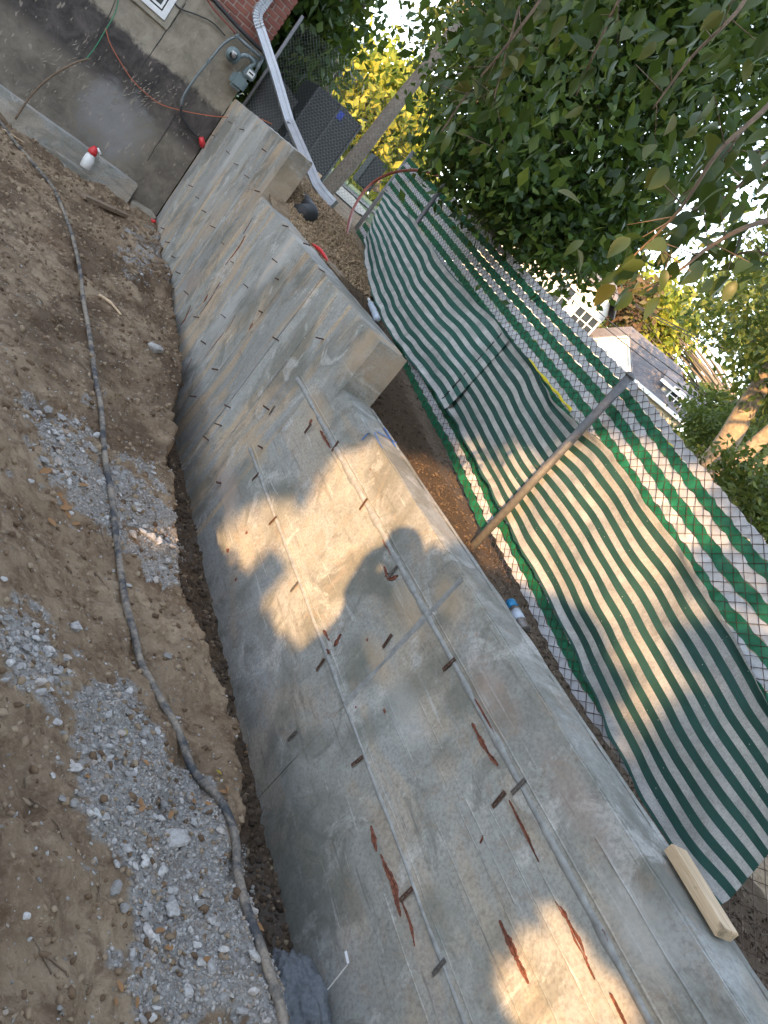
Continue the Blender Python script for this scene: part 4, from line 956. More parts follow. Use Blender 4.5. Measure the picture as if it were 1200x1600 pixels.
for i, q in enumerate([(190, 1553), (215, 1557), (268, 1268), (305, 1258), (215, 1270), (222, 1262), (140, 1215), (190, 1182), (300, 1240), (318, 1255), (352, 1228), (355, 1240), (270, 1190), (270, 1480), (370, 1335), (85, 785), (100, 800), (110, 812), (92, 795), (262, 838), (232, 1198), (60, 740), (240, 1460), (395, 1440), (30, 790), (105, 790), (97, 775), (112, 822), (385, 1175), (378, 1168), (330, 1500), (180, 1560), (74, 810), (120, 760)]): dry_leaf(i, q)
for q in ((345, 1212), (342, 1222), (195, 1140), (293, 1020)):
    o = dry_leaf(0, q, 'small yellow-green leaf fallen on the dirt', island('fallen_leaf', [(.3, .28, .04), (.35, .25, .05)], .7, .1)); o['group'] = 'yellow-green leaves on the dirt'
for i in range(34):
    q = (random.uniform(5, 330), random.uniform(380, 1560)); p = gp(*q)
    if p[0] > 2.3: continue
    a = random.uniform(0, 6.3); L = random.uniform(.05, .16); pts = [p+np.array([math.cos(a+k*.3)*L*k, math.sin(a+k*.3)*L*k, 0]) for k in (0, .5, 1)]
    pts = [np.array([v[0], v[1], float(pit_z(v[0], v[1]))+.006]) for v in pts]
    o = MB().tube(spline(pts, 3), [.0028]*4+[.0018]*3, 5).build('twig', M['twig'], None, True); props(o, 'thin bare brown twig lying on the dirt bank', 'twig', 'thin twigs on the dirt bank')

# ------------------------------------------------------------------ foliage
def leaf_mesh(P, size, droop=.3, bias=None):
    """many small folded leaves: 4 vertices, 2 triangles each"""
    n = len(P); d = RN.randn(n, 3); d[:, 2] -= droop; d /= np.linalg.norm(d, axis=1)[:, None]; s = np.cross(d, RN.randn(n, 3)+np.array([0, 0, .8])); s /= np.linalg.norm(s, axis=1)[:, None]; u = np.cross(d, s)
    L = (size*(.65+.7*RN.rand(n)))[:, None]; V = np.stack([P, P+d*L*.5+s*L*.27+u*L*.08, P+d*L, P+d*L*.5-s*L*.27+u*L*.08], 1).reshape(-1, 3)
    I = (4*np.arange(n))[:, None]; F = np.concatenate([np.concatenate([I, I+1, I+2], 1), np.concatenate([I, I+2, I+3], 1)]); return V, F
def clumps(cen, rad, n_clump, per, cr):
    """clump centres in an ellipsoid shell-ish volume; leaves gaussian round them"""
    cen = np.array(cen); rad = np.array(rad); q = RN.randn(n_clump, 3); q /= np.linalg.norm(q, axis=1)[:, None]; q *= (RN.rand(n_clump)**.38)[:, None]; cc_ = cen+q*rad
    P = np.repeat(cc_, per, 0)+RN.randn(n_clump*per, 3)*cr*np.array([1, 1, .7]); return P, cc_
def tree(name, base, trunk_top, crowns, leafmat, leafsize, label, group=None, bark='bark', tr=.18, n_clump=160, per=40, cr=.35, limbs=8, cat='tree', droop=.3):
    root = empty(name, base, label, cat, group); base = np.array(base, float); tt = np.array(trunk_top, float); allP = []; limb = MB()
    mid = (base+tt)/2+RN.randn(3)*np.array([.15, .15, 0])*tr*3
    MB().tube(spline([base, mid, tt], 6), list(np.linspace(tr*1.25, tr*.6, 13)), 12).build('trunk', M[bark], root, True)
    for (c_, r_) in crowns:
        P, cc_ = clumps(c_, r_, n_clump, per, cr); allP.append(P)
        for k in range(limbs):
            e = cc_[RN.randint(len(cc_))]; s0 = base+(tt-base)*random.uniform(.55, 1); m = (s0+e)/2+RN.randn(3)*.2
            limb.tube(spline([s0, m, e], 4), list(np.linspace(tr*.4, .012, 9)), 6)
    limb.build('limbs', M[bark], root, True)
    V, F = leaf_mesh(np.concatenate(allP), leafsize, droop); o = link('crown', mesh_np('crown', V, F, M[leafmat]), root); o['kind'] = 'stuff'; return root
def poly_clumps(poly, d0, d1, n):
    out = []
    while len(out) < n:
        x, y = rnd_in(poly); out.append(onr(x, y, random.uniform(d0, d1)))
    return np.array(out)
def tree_shape(name, base, fork, groups, leafmat, leafsize, label, bark='bark', tr=.2, nl=26, group=None, droop=.5):
    """tree whose crown volume was surveyed as a set of clump centres"""
    root = empty(name, base, label, 'tree', group); base = np.array(base, float); fork = np.array(fork, float)
    MB().tube(spline([base, (base+fork)/2+np.array([.1, .1, 0]), fork], 6), list(np.linspace(tr*1.2, tr*.7, 13)), 12).build('trunk', M[bark], root, True)
    lm = MB(); PP = []
    for cen, per, cr in groups:
        PP.append(np.repeat(cen, per, 0)+RN.randn(len(cen)*per, 3)*cr)
        for k in range(nl):
            e = cen[RN.randint(len(cen))]; m = (fork+e)/2+np.array([0, 0, .4])+RN.randn(3)*.25; lm.tube(spline([fork, m, e], 5), list(np.linspace(tr*.35, .008, 11)), 5)
    lm.build('limbs', M[bark], root, True)
    V, F = leaf_mesh(np.concatenate(PP), leafsize, droop); o = link('crown', mesh_np('crown', V, F, M[leafmat]), root); o['kind'] = 'stuff'; return root
# the dark trees leaning over the fence (their crowns fill the upper right)
PA = [(700, 100), (790, -40), (1000, -300), (1200, -200), (1110, 60), (1030, 270), (970, 340), (920, 380), (865, 370), (810, 350), (770, 290), (730, 240), (690, 200), (700, 150)]
PLO = [(690, 200), (760, 250), (860, 330), (960, 340), (1000, 300), (985, 350), (950, 380), (920, 395), (865, 375), (810, 340), (750, 290)]
PB = [(1000, -300), (1700, -300), (1700, 330), (1290, 220), (1180, 240), (1080, 265), (1010, 300), (1000, 280), (1060, 100)]
tree_shape('leaning_tree', tuple(onr(752, 352, 9.0)), tuple(onr(800, 285, 9.2)), [(poly_clumps(PA, 6.5, 10.5, 350), 88, .24), (poly_clumps(PLO, 7.0, 9.5, 130), 85, .17)], 'leaf_dark', .092, 'dark green tree overhanging the middle of the striped fence', tr=.22)
tree_shape('leaning_tree', (12.5, -3.5, -.9), (10.5, 1.5, 6.8), [(poly_clumps(PB, 6.0, 11, 320), 88, .25)], 'leaf_dark', .095, 'dark green tree filling the upper right corner above the houses', tr=.24)
PCc = [(420, -60), (600, -80), (585, 40), (560, 60), (540, 110), (470, 125), (440, 70)]
tree_shape('shade_tree', tuple(onr(478, 215, 18)), tuple(onr(518, 60, 18)), [(poly_clumps([(430, -160), (540, -160), (535, 10), (520, 60), (505, 95), (470, 100), (440, 70)], 15, 20, 150), 60, .42)], 'leaf_dark', .22, 'dark green tree behind the air conditioner by the house corner', tr=.25)
tree_shape('shade_tree', (4.3, 17.6, 0), (4.6, 17.2, 1.0), [(poly_clumps([(400, 60), (470, 70), (490, 110), (450, 150), (410, 160), (380, 130)], 15.2, 17, 70), 60, .25)], 'leaf_dark', .16, 'low dark shrubby tree right behind the return fence', tr=.1)
tree_shape('yellow_tree', tuple(onr(585, 300, 38)), tuple(onr(600, 220, 38)), [(poly_clumps([(505, 125), (545, 108), (610, 120), (660, 150), (640, 250), (570, 250), (545, 190)], 36, 43, 170), 55, .75)], 'leaf_yellow', .42, 'bright yellow-green sunlit tree beyond the leaning trunk', tr=.2)
tree_shape('airy_tree', tuple(onr(705, 255, 17)), tuple(onr(760, 150, 17)), [(poly_clumps([(640, 60), (680, 10), (720, 0), (760, 120), (720, 200), (700, 150), (690, 80)], 14, 19, 40), 20, .25)], 'leaf_mid', .17, 'loose green tree against the sky gap near the top centre', tr=.2)
tree_shape('yellow_tree', (46, 34, 1.6), (46, 34, 5), [(poly_clumps([(985, 470), (1030, 455), (1060, 500), (1050, 530), (1000, 505)], 55, 60, 90), 50, 1.0)], 'leaf_yellow', .6, 'yellow tree behind the grey roof', tr=.4)
tree_shape('green_tree', (30.5, 12.0, 1.1), (30.6, 12.2, 5.5), [(poly_clumps([(1110, 450), (1150, 420), (1260, 400), (1300, 640), (1190, 640), (1170, 560), (1100, 530), (1070, 480)], 29, 35, 75), 42, .5)], 'leaf_mid', .34, 'green tree with pale leaves right of the houses against the sky', tr=.3)
tree_shape('green_tree', (27, 12.5, 1.0), (27, 12.4, 3.2), [(poly_clumps([(1090, 640), (1130, 615), (1200, 640), (1230, 700), (1140, 690), (1100, 680)], 26, 30, 60), 50, .4)], 'leaf_mid', .26, 'low sunlit green tree at the right of the grey roofed house', tr=.16)
tree_shape('red_tree', (50, 40, 1.8), (50, 40, 4), [(poly_clumps([(935, 440), (985, 450), (1000, 490), (960, 480)], 52, 56, 40), 50, .8)], 'leaf_red', .5, 'reddish brown tree between the white gable and the yellow tree', tr=.3)
# bushes at the right edge
for i, (q, dd, lb) in enumerate([((1195, 790), 14, 'green bush at the right edge beyond the fence top'), ((1120, 680), 24, 'green bush below the dormer of the grey house')]):
    c_ = onr(*q, dd); zz = float(far_z(c_[0], c_[1])); root = empty('bush', (c_[0], c_[1], zz), lb, 'bush')
    P, _ = clumps(c_, (1.0, 1.0, .8), 60, 50, .2); V, F = leaf_mesh(P, .14, .2); o = link('foliage', mesh_np('foliage', V, F, M['leaf_mid']), root); o['kind'] = 'stuff'
    MB().tube([(c_[0], c_[1], zz-.1), c_], .05, 6).build('stem', M['bark'], root)
# big pale trunks at the right
def trunk(name, pts, dist, w_, label):
    P = [onr(*q, dist) for q in pts]; P[0][2] -= .6; root = empty(name, P[0], label, 'tree')
    for k in range(1): MB().tube(spline(P, 8), list(np.linspace(w_, w_*.55, (len(P)-1)*8+1)), 14).build('trunk', M['pale_bark'], root, True)
    for k in range(5):
        s0 = P[-1]*.8+P[-2]*.2; e = s0+np.array([random.uniform(-1.5, 1.5), random.uniform(-1.5, 1.5), random.uniform(1.5, 3.5)]); MB().tube(spline([s0, (s0+e)/2+RN.randn(3)*.2, e], 5), list(np.linspace(w_*.5, .03, 11)), 7).build('limb', M['pale_bark'], root, True)
    return root
r1 = trunk('tall_tree', [(1108, 738), (1130, 700), (1165, 640), (1200, 585), (1265, 500)], 19, .30, 'thick pale leaning tree trunk at the right beyond the fence')
r2 = trunk('tall_tree', [(1120, 745), (1150, 722), (1185, 690), (1230, 650), (1310, 580)], 18, .20, 'slimmer pale trunk leaning right beside the thick one')
r3 = trunk('tall_tree', [(1128, 752), (1160, 740), (1200, 722), (1260, 690), (1340, 640)], 17.5, .16, 'lowest pale trunk leaning far right at the right edge')
for rr_, q in ((r1, (1270, 480)), (r2, (1330, 570)), (r3, (1370, 640))):
    P, _ = clumps(onr(*q, 19), (3, 3, 2), 60, 45, .4); V, F = leaf_mesh(P, .2); o = link('crown', mesh_np('crown', V, F, M['leaf_mid']), rr_); o['kind'] = 'stuff'
# leaning trunk by the street
P = [onr(508, 296, 12.6), onr(560, 240, 12.8), onr(628, 152, 13.2), onr(700, 60, 13.8), onr(760, -40, 14.5)]; P[0][2] -= .3
root = empty('old_tree', P[0], 'grey rough leaning tree trunk right of the air conditioner', 'tree'); MB().tube(spline(P, 8), list(np.linspace(.125, .08, 33)), 14).build('trunk', M['bark'], root, True)
Pq, _ = clumps(P[-1]+np.array([2.2, 0, 2.2]), (1.6, 1.6, 1.2), 40, 40, .3); V, F = leaf_mesh(Pq, .15); o = link('crown', mesh_np('crown', V, F, M['leaf_dark']), root); o['kind'] = 'stuff'
# overhanging tree with the close branches
near = empty('overhanging_tree', (5.2, -1.4, -1.2), 'tree whose close leafy branches hang into the top right', 'tree')
tk = [np.array(v, float) for v in [(5.2, -1.4, -1.3), (5.1, -1.2, .5), (4.8, -.8, 2.4), (4.2, -.1, 4.0)]]
MB().tube(spline(tk, 8), list(np.linspace(.17, .08, 25)), 12).build('trunk', M['bark'], near, True)
brs = [([(1420, -60, 2.9), (1290, 60, 2.3), (1200, 165, 2.1), (1125, 235, 2.0), (1060, 330, 2.0), (985, 405, 2.05), (900, 455, 2.15), (850, 500, 2.2)][:6], .062, 26),
       ([(1400, 300, 2.8), (1290, 330, 2.3), (1180, 350, 2.1), (1110, 385, 2.05), (1065, 420, 2.0), (1010, 455, 2.0)], .055, 16),
       ([(1500, -150, 3.2), (1250, -100, 2.6), (1150, 20, 2.4), (1080, 90, 2.4), (1020, 170, 2.4)], .058, 20),
       ([(1050, -500, 3.6), (960, -250, 3.2), (880, -60, 3.0), (800, 60, 2.9), (735, 140, 2.9), (690, 205, 2.9)], .055, 34),
       ([(1100, -500, 3.6), (900, -220, 3.2), (840, -80, 3.0), (800, 50, 2.9), (770, 160, 2.9)], .060, 34),
         ([(1300, -300, 3.2), (1080, -140, 2.8), (980, -20, 2.7), (930, 80, 2.7), (900, 150, 2.8)], .060, 26),
       ([(1450, 120, 2.8), (1290, 190, 2.3), (1190, 260, 2.2), (1130, 310, 2.2), (1080, 330, 2.2)], .062, 18),
       ([(1500, 500, 3.0), (1300, 430, 2.4), (1190, 395, 2.3), (1140, 400, 2.3)], .05, 12)]
for pts, lsz, nlf in brs:
    P = spline([onr(*q) for q in pts], 10); n = len(P)
    root_pt = tk[3] if P[0][2] > 2 else tk[2]
    br = MB(); br.tube(spline([root_pt, (root_pt+P[0])/2+np.array([0, 0, .15]), P[0]], 5), list(np.linspace(.018, .009, 11)), 6)
    br.tube(P, list(np.linspace(.009, .0025, n)), 6); PV = []; PF = []; off = 0
    for k in range(int(nlf*2.4)):
        i = int(n*(.15+.85*random.random()**.7)) ; i = min(i, n-2); p = P[i]; t = P[i+1]-P[i]; t /= np.linalg.norm(t)
        tw = p+RN.randn(3)*np.array([.07, .07, .05])-np.array([0, 0, .02]); 
        if k % 5 == 0: br.tube([p, tw], [.002, .001], 4)
        V, F = LB[k % 3]; dd = t*.6+RN.randn(3)*.55+np.array([0, 0, -.35]); S, Dv, Uv = rot_basis(dd, random.uniform(-1.2, 1.2)); s = lsz*random.uniform(.6, 1.25)*1.05
        W = tw+s*(V[:, :1]*S+V[:, 1:2]*Dv+V[:, 2:]*Uv); PV.append(W); PF.append(F+off); off += len(V)
    bo = br.build('branch', M['twig'], near, True); lo_ = link('leaves', mesh_np('leaves', np.concatenate(PV), np.concatenate(PF), M['leaf_near'], True), bo); lo_['kind'] = 'stuff'
cen = poly_clumps([(720, -250), (1500, -250), (1500, 260), (1150, 230), (1050, 120), (930, 230), (840, 260), (760, 150)], 3.2, 5.0, 90)
Pn = np.repeat(cen, 40, 0)+RN.randn(len(cen)*40, 3)*.17; V, F = leaf_mesh(Pn, .075, .8); o = link('crown', mesh_np('crown', V, F, M['leaf_dark']), near); o['kind'] = 'stuff'

# ------------------------------------------------------------------ air conditioner beyond the return fence
ac0 = ony(498, 133, 13.6); acw = ony(566, 199, 13.6)[0]-ac0[0]; ax0, ax1, azt = ac0[0], ac0[0]+acw, ac0[2]; azb = -.12
ac = empty('air_conditioner', ((ax0+ax1)/2, 14, azb), 'dark grey outdoor air conditioner unit behind the return fence', 'air conditioner')
acm = plain('dark_grey_metal', (.04, .043, .05), .5, .3, .2, 20, .1); acl = plain('grey_louver', (.07, .075, .082), .5, .3, .2, 20, .1)
MB().bx(ax0, ax1, 13.6, 14.5, azb, azt).build('housing', acm, ac, bevel=.02)
for k in range(22):
    z = azb+.08+k*(azt-azb-.16)/21; MB().box(((ax0+ax1)/2, 13.592, z), ((acw)-.12, .02, .022)).build('louver', acl, ac)
for x in (ax0+.03, (ax0+ax1)/2, ax1-.03): MB().box((x, 13.583, (azb+azt)/2), (.035, .02, azt-azb)).build('corner_trim', acl, ac)
b = MB(); disc_y(b, (0, 0, 0), .38, .03); o = b.build('fan_grille', acl, ac); o.rotation_euler = (math.pi/2, 0, 0); o.location = Vector(((ax0+ax1)/2, 14.05, azt+.02))-wpos(ac)
MB().box(ony(531, 180, 13.58), (.12, .008, .13)).build('blue_sticker', plain('blue_sticker', (.02, .05, .32), .5), ac)
b = MB().bx(ax0-.1, ax1+.1, 13.5, 14.6, azb-.1, azb); b.build('pad', M['con'], ac)
# black sheet on the left part of the return fence
G = []
for i in range(21):
    s = i/20*.62; G.append([rpos(s, .02+1.05*(j/14)*(1-.25*s)+.02*mnoise.noise(Vector((s*5, 3, 0))), .05+.02*mnoise.noise(Vector((s*6, j*.3, 0)))) for j in range(15)])
props(MB().grid(G).build('black_sheet', M['black'], None, True), 'black sheet at the house corner behind the downspout', 'screen cloth')
c_ = onr(578, 270, 24); b = MB().box(c_, (.5, .5, .9)); props(b.build('trash_bin', M['black'], None, bevel=.04), 'black wheeled bin standing by the lawn beyond the leaning trunk', 'bin')
plank(ony(500, 272, 12.6), ony(487, 290, 12.55), .09, .04, M['wood'], 'lumber_offcut', 'pale lumber offcut standing beside the air conditioner pad', 'lumber', 0)

# ------------------------------------------------------------------ far houses
def frame_at(px, py, dist):
    p = onr(px, py, dist); n = np.array([p[0], p[1], 0])/dist; rt = np.array([n[1], -n[0], 0.]); return p, n, rt
def make_local(P0, n, rt, gz):
    def L(px, py, depth=0):
        """point of the facade plane (distance measured along n) + depth"""
        d = ray(px, py); k = (P0@n+depth)/(d@n); q = d*k; return q
    return L
def facade_box(mb, L, pts, gz, depth, n, d0=0):
    """extrude a surveyed facade outline back by real depth"""
    P = [L(*p, d0) for p in pts]; mb.slab(P, n, depth)
def win(L, rt, n, q, w_, h_, parent, mat='white', mull=1, off=.06):
    c = L(*q, -off); up = np.array([0, 0, 1.]); fr = MB()
    for s in (-1, 1): fr.box(c+rt*s*w_/2, (.09, .08, h_+.09), [rt, n, up]); fr.box(c+up*s*h_/2, (w_, .08, .09), [rt, n, up])
    for k in range(mull): fr.box(c+rt*(w_*((k+1)/(mull+1)-.5)), (.06, .07, h_), [rt, n, up])
    fr.box(c, (w_, .05, .05), [rt, n, up]); f = fr.build('window', M[mat], parent); MB().box(c+n*.03, (w_, .03, h_), [rt, n, up]).build('pane', M['glass'], f)
P0, n, rt = frame_at(1000, 560, 42); gz = 1.2; L = make_local(P0, n, rt, gz); up = np.array([0, 0, 1.])
def at(c, a, d, z): q = c+rt*a+n*d; return np.array([q[0], q[1], z])
h1 = empty('gabled_house', at(P0, 2, 3, gz), 'large pale house with grey roof, white gable porch and dormer above the fence', 'house')
# anchor measures in the facade frame
def fr(px, py, dep=0): q = L(px, py, dep); v = q-P0; return v@rt, q[2]
aE0, zE = fr(985, 592); aE1, zE1 = fr(1062, 662); aR0, zR = fr(960, 490, 4); aR1, zR1 = fr(1085, 555, 4); aRe, _ = fr(1112, 615, 2)
aL = aE0-3.3
MB().slab([at(P0, aL, 0, gz), at(P0, aE1, 0, gz), at(P0, aE1, 0, zE), at(P0, aL, 0, zE)], n, 9).build('wall', M['siding_t'], h1)
b = MB(); e0, e1, e2, e3 = at(P0, aL-.4, -.5, zE), at(P0, aE1+.5, -.5, zE), at(P0, aE1+.5, 9.5, zE), at(P0, aL-.4, 9.5, zE); r0, r1_ = at(P0, aL+1.4, 4.5, zR), at(P0, aR1, 4.5, zR)
for f in ([e0, e1, r1_, r0], [e1, e2, r1_], [e2, e3, r0, r1_], [e3, e0, r0]): b.slab(f, (0, 0, 1), .12)
rfo = b.build('roof', M['roof'], h1)
b = MB(); b.box((e0+e1)/2+np.array([0, 0, .02]), (np.linalg.norm(e1-e0), .12, .2), [rt, n, up]); b.build('gutter', M['white'], rfo)
# courses of shingles picked out as raised strips
b = MB()
for k in range(1, 26):
    t = k/26; p = e0*(1-t)+r0*t; q = e1*(1-t)+r1_*t; b.box((p+q)/2+np.array([0, 0, .125]), (np.linalg.norm(q-p), .05, .02), [rt, n, up])
props(b.build('shingle_course', M['roof'], rfo), kind='stuff')
# white gable porch in front
g0, gz0 = fr(921, 533, -2); g1, gz1 = fr(983, 585, -2); gp_, gzp = fr(977, 526, -2); gm_2 = (g0+g1)/2; gzb = (gz0+gz1)/2; gzp = gzp+.0
b = MB(); b.slab([at(P0, g0, -2, gzb), at(P0, g1, -2, gzb), at(P0, gm_2, -2, gzp)], n, 2); b.build('gable', M['siding_w'], h1)
b = MB(); b.slab([at(P0, g0+.1, -1.9, gz), at(P0, g1-.1, -1.9, gz), at(P0, g1-.1, -1.9, gzb-.02), at(P0, g0+.1, -1.9, gzb-.02)], n, 1.9); b.build('porch', M['siding_w'], h1)
b = MB()
for a_, c_ in ((at(P0, g0-.25, -2.1, gzb-.12), at(P0, gm_2, -2.1, gzp+.12)), (at(P0, g1+.25, -2.1, gzb-.12), at(P0, gm_2, -2.1, gzp+.12)), (at(P0, g0-.2, -2.1, gzb), at(P0, g1+.2, -2.1, gzb))): b.tube([a_, c_], .09, 4)
b.build('bargeboard', M['white'], h1)
b = MB()
for s in (g0-.3, g1+.3): b.slab([at(P0, s, -2.2, gzb-.15), at(P0, gm_2, -2.2, gzp+.15), at(P0, gm_2, 3, gzp+.15), at(P0, s, .6, gzb-.15)], (0, 0, 1), .08)
b.build('porch_roof', M['roof'], h1)
# right dormer with four-light window
d0, dz0 = fr(1040, 600, .4); d1, dz1 = fr(1090, 655, .4); dzt = fr(1030, 558, .4)[1]
dm = MB().slab([at(P0, d0, .5, zE), at(P0, d1, .5, zE), at(P0, d1, .5, dzt-.75), at(P0, d0, .5, dzt-.75)], n, 3.2).build('dormer', M['siding_g'], h1)
b = MB()
b.slab([at(P0, d0-.3, .2, dzt-.8), at(P0, d1+.3, .2, dzt-.8), at(P0, d1+.3, 3.6, dzt+.1), at(P0, d0-.3, 3.6, dzt+.1)], up, .1); b.build('dormer_roof', M['roof'], dm)
b = MB(); b.box(at(P0, (d0+d1)/2, .17, dzt-.78), (d1-d0+.7, .1, .16), [rt, n, up]); b.build('fascia', M['white'], dm)
win(L, rt, n, (1066, 632), (d1-d0)*.72, .85, dm, 'white', 3, -.38)
# tall left part with two windows
t0, tz0 = fr(842, 520, -1); t1, tz1 = fr(940, 520, -1); tz = fr(905, 420, -1)[1]; tx = fr(850, 440, -1)[0]
a0_ = fr(845, 450, -1)[0]; a1_ = fr(925, 500, -1)[0]; zt_ = fr(905, 425, -1)[1]
MB().slab([at(P0, a0_-4, -1, gz), at(P0, a1_, -1, gz), at(P0, a1_, -1, zt_), at(P0, a0_-4, -1, zt_)], n, 7).build('side_wing', M['siding_w'], h1)
b = MB(); q0_, q1_, q2_, q3_ = at(P0, a0_-4.4, -1.4, zt_), at(P0, a1_+.4, -1.4, zt_), at(P0, a1_+.4, 6.4, zt_), at(P0, a0_-4.4, 6.4, zt_); rr0, rr1 = at(P0, a0_-2, 2.5, zt_+2.2), at(P0, a1_-2, 2.5, zt_+2.2)
for f in ([q0_, q1_, rr1, rr0], [q1_, q2_, rr1], [q2_, q3_, rr0, rr1], [q3_, q0_, rr0]): b.slab(f, up, .12)
b.build('wing_roof', M['roof'], h1)
win(L, rt, n, (878, 463), .95, 1.2, h1, 'white', 1, 1.08); win(L, rt, n, (911, 502), 1.3, 1.0, h1, 'white', 2, 1.08)
b = MB()
for k in range(30):
    z = gz+k*.26
    if z < zt_-.1: b.box(at(P0, (a0_-4+a1_)/2, -1.012, z), (a1_-a0_+4, .03, .02), [rt, n, up])
props(b.build('siding_board', M['siding_w'], h1), kind='stuff')
# smaller white house by the trunks
P0, n, rt = frame_at(1150, 775, 27); gz = .6; L = make_local(P0, n, rt, gz)
h2 = empty('white_house', at(P0, 0, 3, gz), 'small white house partly behind the pale trunks at the right', 'house')
def fr(px, py, dep=0): q = L(px, py, dep); v = q-P0; return v@rt, q[2]
a0_, z0_ = fr(1085, 700); a1_, z1_ = fr(1230, 850); zt_ = fr(1080, 690)[1]
MB().slab([at(P0, a0_, 0, gz-1), at(P0, a1_, 0, gz-1), at(P0, a1_, 0, zt_), at(P0, a0_, 0, zt_)], n, 6).build('wall', M['siding_w'], h2)
b = MB(); q0_, q1_, q2_, q3_ = at(P0, a0_-.4, -.4, zt_), at(P0, a1_+.4, -.4, zt_), at(P0, a1_+.4, 6.4, zt_), at(P0, a0_-.4, 6.4, zt_); rr0, rr1 = at(P0, a0_+1, 3, zt_+.9), at(P0, a1_-1, 3, zt_+.9)
for f in ([q0_, q1_, rr1, rr0], [q1_, q2_, rr1], [q2_, q3_, rr0, rr1], [q3_, q0_, rr0]): b.slab(f, up, .1)
b.build('roof', M['roof'], h2)
win(L, rt, n, (1150, 765), .9, .5, h2, 'white', 1, .06); win(L, rt, n, (1185, 800), .9, .5, h2, 'white', 1, .06)
# overhead lines
for i, (a_, c_, dd) in enumerate([((985, 445), (1230, 585), 30), ((1040, 480), (1240, 590), 30), ((950, 470), (1230, 700), 30), ((930, 470), (1230, 720), 30.5)]):
    lb = ['highest dark overhead line crossing the sky gap', 'second overhead line just under the highest', 'third overhead line crossing above the grey roof', 'lowest overhead line crossing the grey roof'][i]
    A_ = onr(*a_, dd); B_ = onr(*c_, dd-4); A_ = A_+(A_-B_)*1.0; Pm = [A_*(1-k)+B_*k-np.array([0, 0, .5*4*k*(1-k)]) for k in np.linspace(0, 1, 14)]
    props(MB().tube(Pm, .018, 5).build('overhead_line', M['cable'], None, True), lb, 'cable')
# far woods closing the horizon
Pf = []
for a_ in np.linspace(0, 2*math.pi, 150):
    for k in range(26):
        rr = RN.uniform(92, 125); Pf.append((rr*math.sin(a_+RN.uniform(-.03, .03)), rr*math.cos(a_+RN.uniform(-.03, .03)), RN.uniform(-1, 10)*.8))
Pf = np.repeat(np.array(Pf), 7, 0)+RN.randn(len(Pf)*7, 3)*1.3; Pf[:, 2] += np.interp(Pf[:, 1], [0, 40, 120], [0, .5, 2]); V, F = leaf_mesh(Pf, 2.6, 0); o = link('far_woods', mesh_np('far_woods', V, F, M['leaf_mid'])); props(o, 'distant belt of green woods closing the horizon', 'woods', None, 'stuff')

# ------------------------------------------------------------------ unseen shade casters added behind the viewer, and the photographer
SA = np.array([SUN[1], -SUN[0], 0]); SA /= np.linalg.norm(SA); SB = np.cross(SA, SUN); SB *= np.sign(SB[2])
sp3 = lambda a, b_, t: SA*a+SB*b_-SUN*t
def shade_tree(name, blobs, t, label, leaf='leaf_dark', cat='tree', size=.3, dens=1.0):
    """blobs: (a,b,ra,rb) of the crown as seen from the sun; an added shade caster with depth and trunk at distance t"""
    cx = np.mean([q[0] for q in blobs]); base = sp3(cx, 0, t); base[2] = -1.9; root = empty(name, base, label, cat); tp = sp3(cx, np.mean([q[1] for q in blobs]), t)
    MB().tube([base-np.array([0, 0, .3]), (base*.4+tp*.6)], [.22, .12] if cat == 'tree' else [.05, .03], 10).build('trunk', M['bark'], root, True); PP = []; core = MB()
    for a, b_, ra, rb in blobs:
        n = int(900*ra*rb/(size*size)*.22*dens); q = RN.randn(n, 3); q /= np.linalg.norm(q, axis=1)[:, None]; q *= (RN.rand(n)**.33)[:, None]
        PP.append(sp3(a, b_, t)+q[:, :1]*SA*ra+q[:, 1:2]*SB*rb-q[:, 2:]*SUN*min(ra, rb))
    V, F = leaf_mesh(np.concatenate(PP), size, .2); o = link('crown', mesh_np('crown', V, F, M[leaf]), root); o['kind'] = 'stuff'; return root
# unseen building added behind the viewer to shade the left side
c0 = sp3(-1.45, 0, 13); hx = SA[:2]; ang = np.array([SUN[0], SUN[1]])/np.linalg.norm(SUN[:2])
nb = empty('shade_caster_building', (c0[0], c0[1], -1.9), 'tall plain brick building added unseen behind the viewer for shade', 'building')
def hp(a, d_, z): return np.array([c0[0]-hx[0]*a-ang[0]*d_, c0[1]-hx[1]*a-ang[1]*d_, z])
MB().slab([hp(0, 0, -2.2), hp(15, 0, -2.2), hp(15, 0, 10.5), hp(0, 0, 10.5)], (-ang[0], -ang[1], 0), 8).build('wall', M['brick'], nb)
MB().slab([hp(-.3, -.3, 10.5), hp(15.3, -.3, 10.5), hp(15.3, 8.3, 10.5), hp(-.3, 8.3, 10.5)], (0, 0, 1), .3).build('roof', M['roof'], nb)
for i in range(5):
    for j in range(3): MB().box(hp(1.8+i*2.9, -.03, 1+j*3.1), (1.2, .08, 1.5), [np.array([hx[0], hx[1], 0]), np.array([ang[0], ang[1], 0]), up]).build('window', M['glass'], nb)
shade_tree('shade_caster_tree_left', [(-1.5, .9, 1.0, 1.0), (-1.35, .2, .62, .8), (-.9, 2.0, 1.2, 1.1), (.0, 3.1, 1.5, 1.1), (1.9, 3.8, 2.1, 1.5), (-1.2, 4.2, 2.2, 1.6), (1.0, 5.8, 3.0, 1.7), (-1.7, -.6, .52, 1.0), (-1.0, .95, .85, .45), (-.4, 1.45, .75, .4)], 10.5, 'unseen broad dark tree behind the viewer, crown shaped for shade', size=.3)  # unseen crown, blobs shaped to shade left of the sun patch
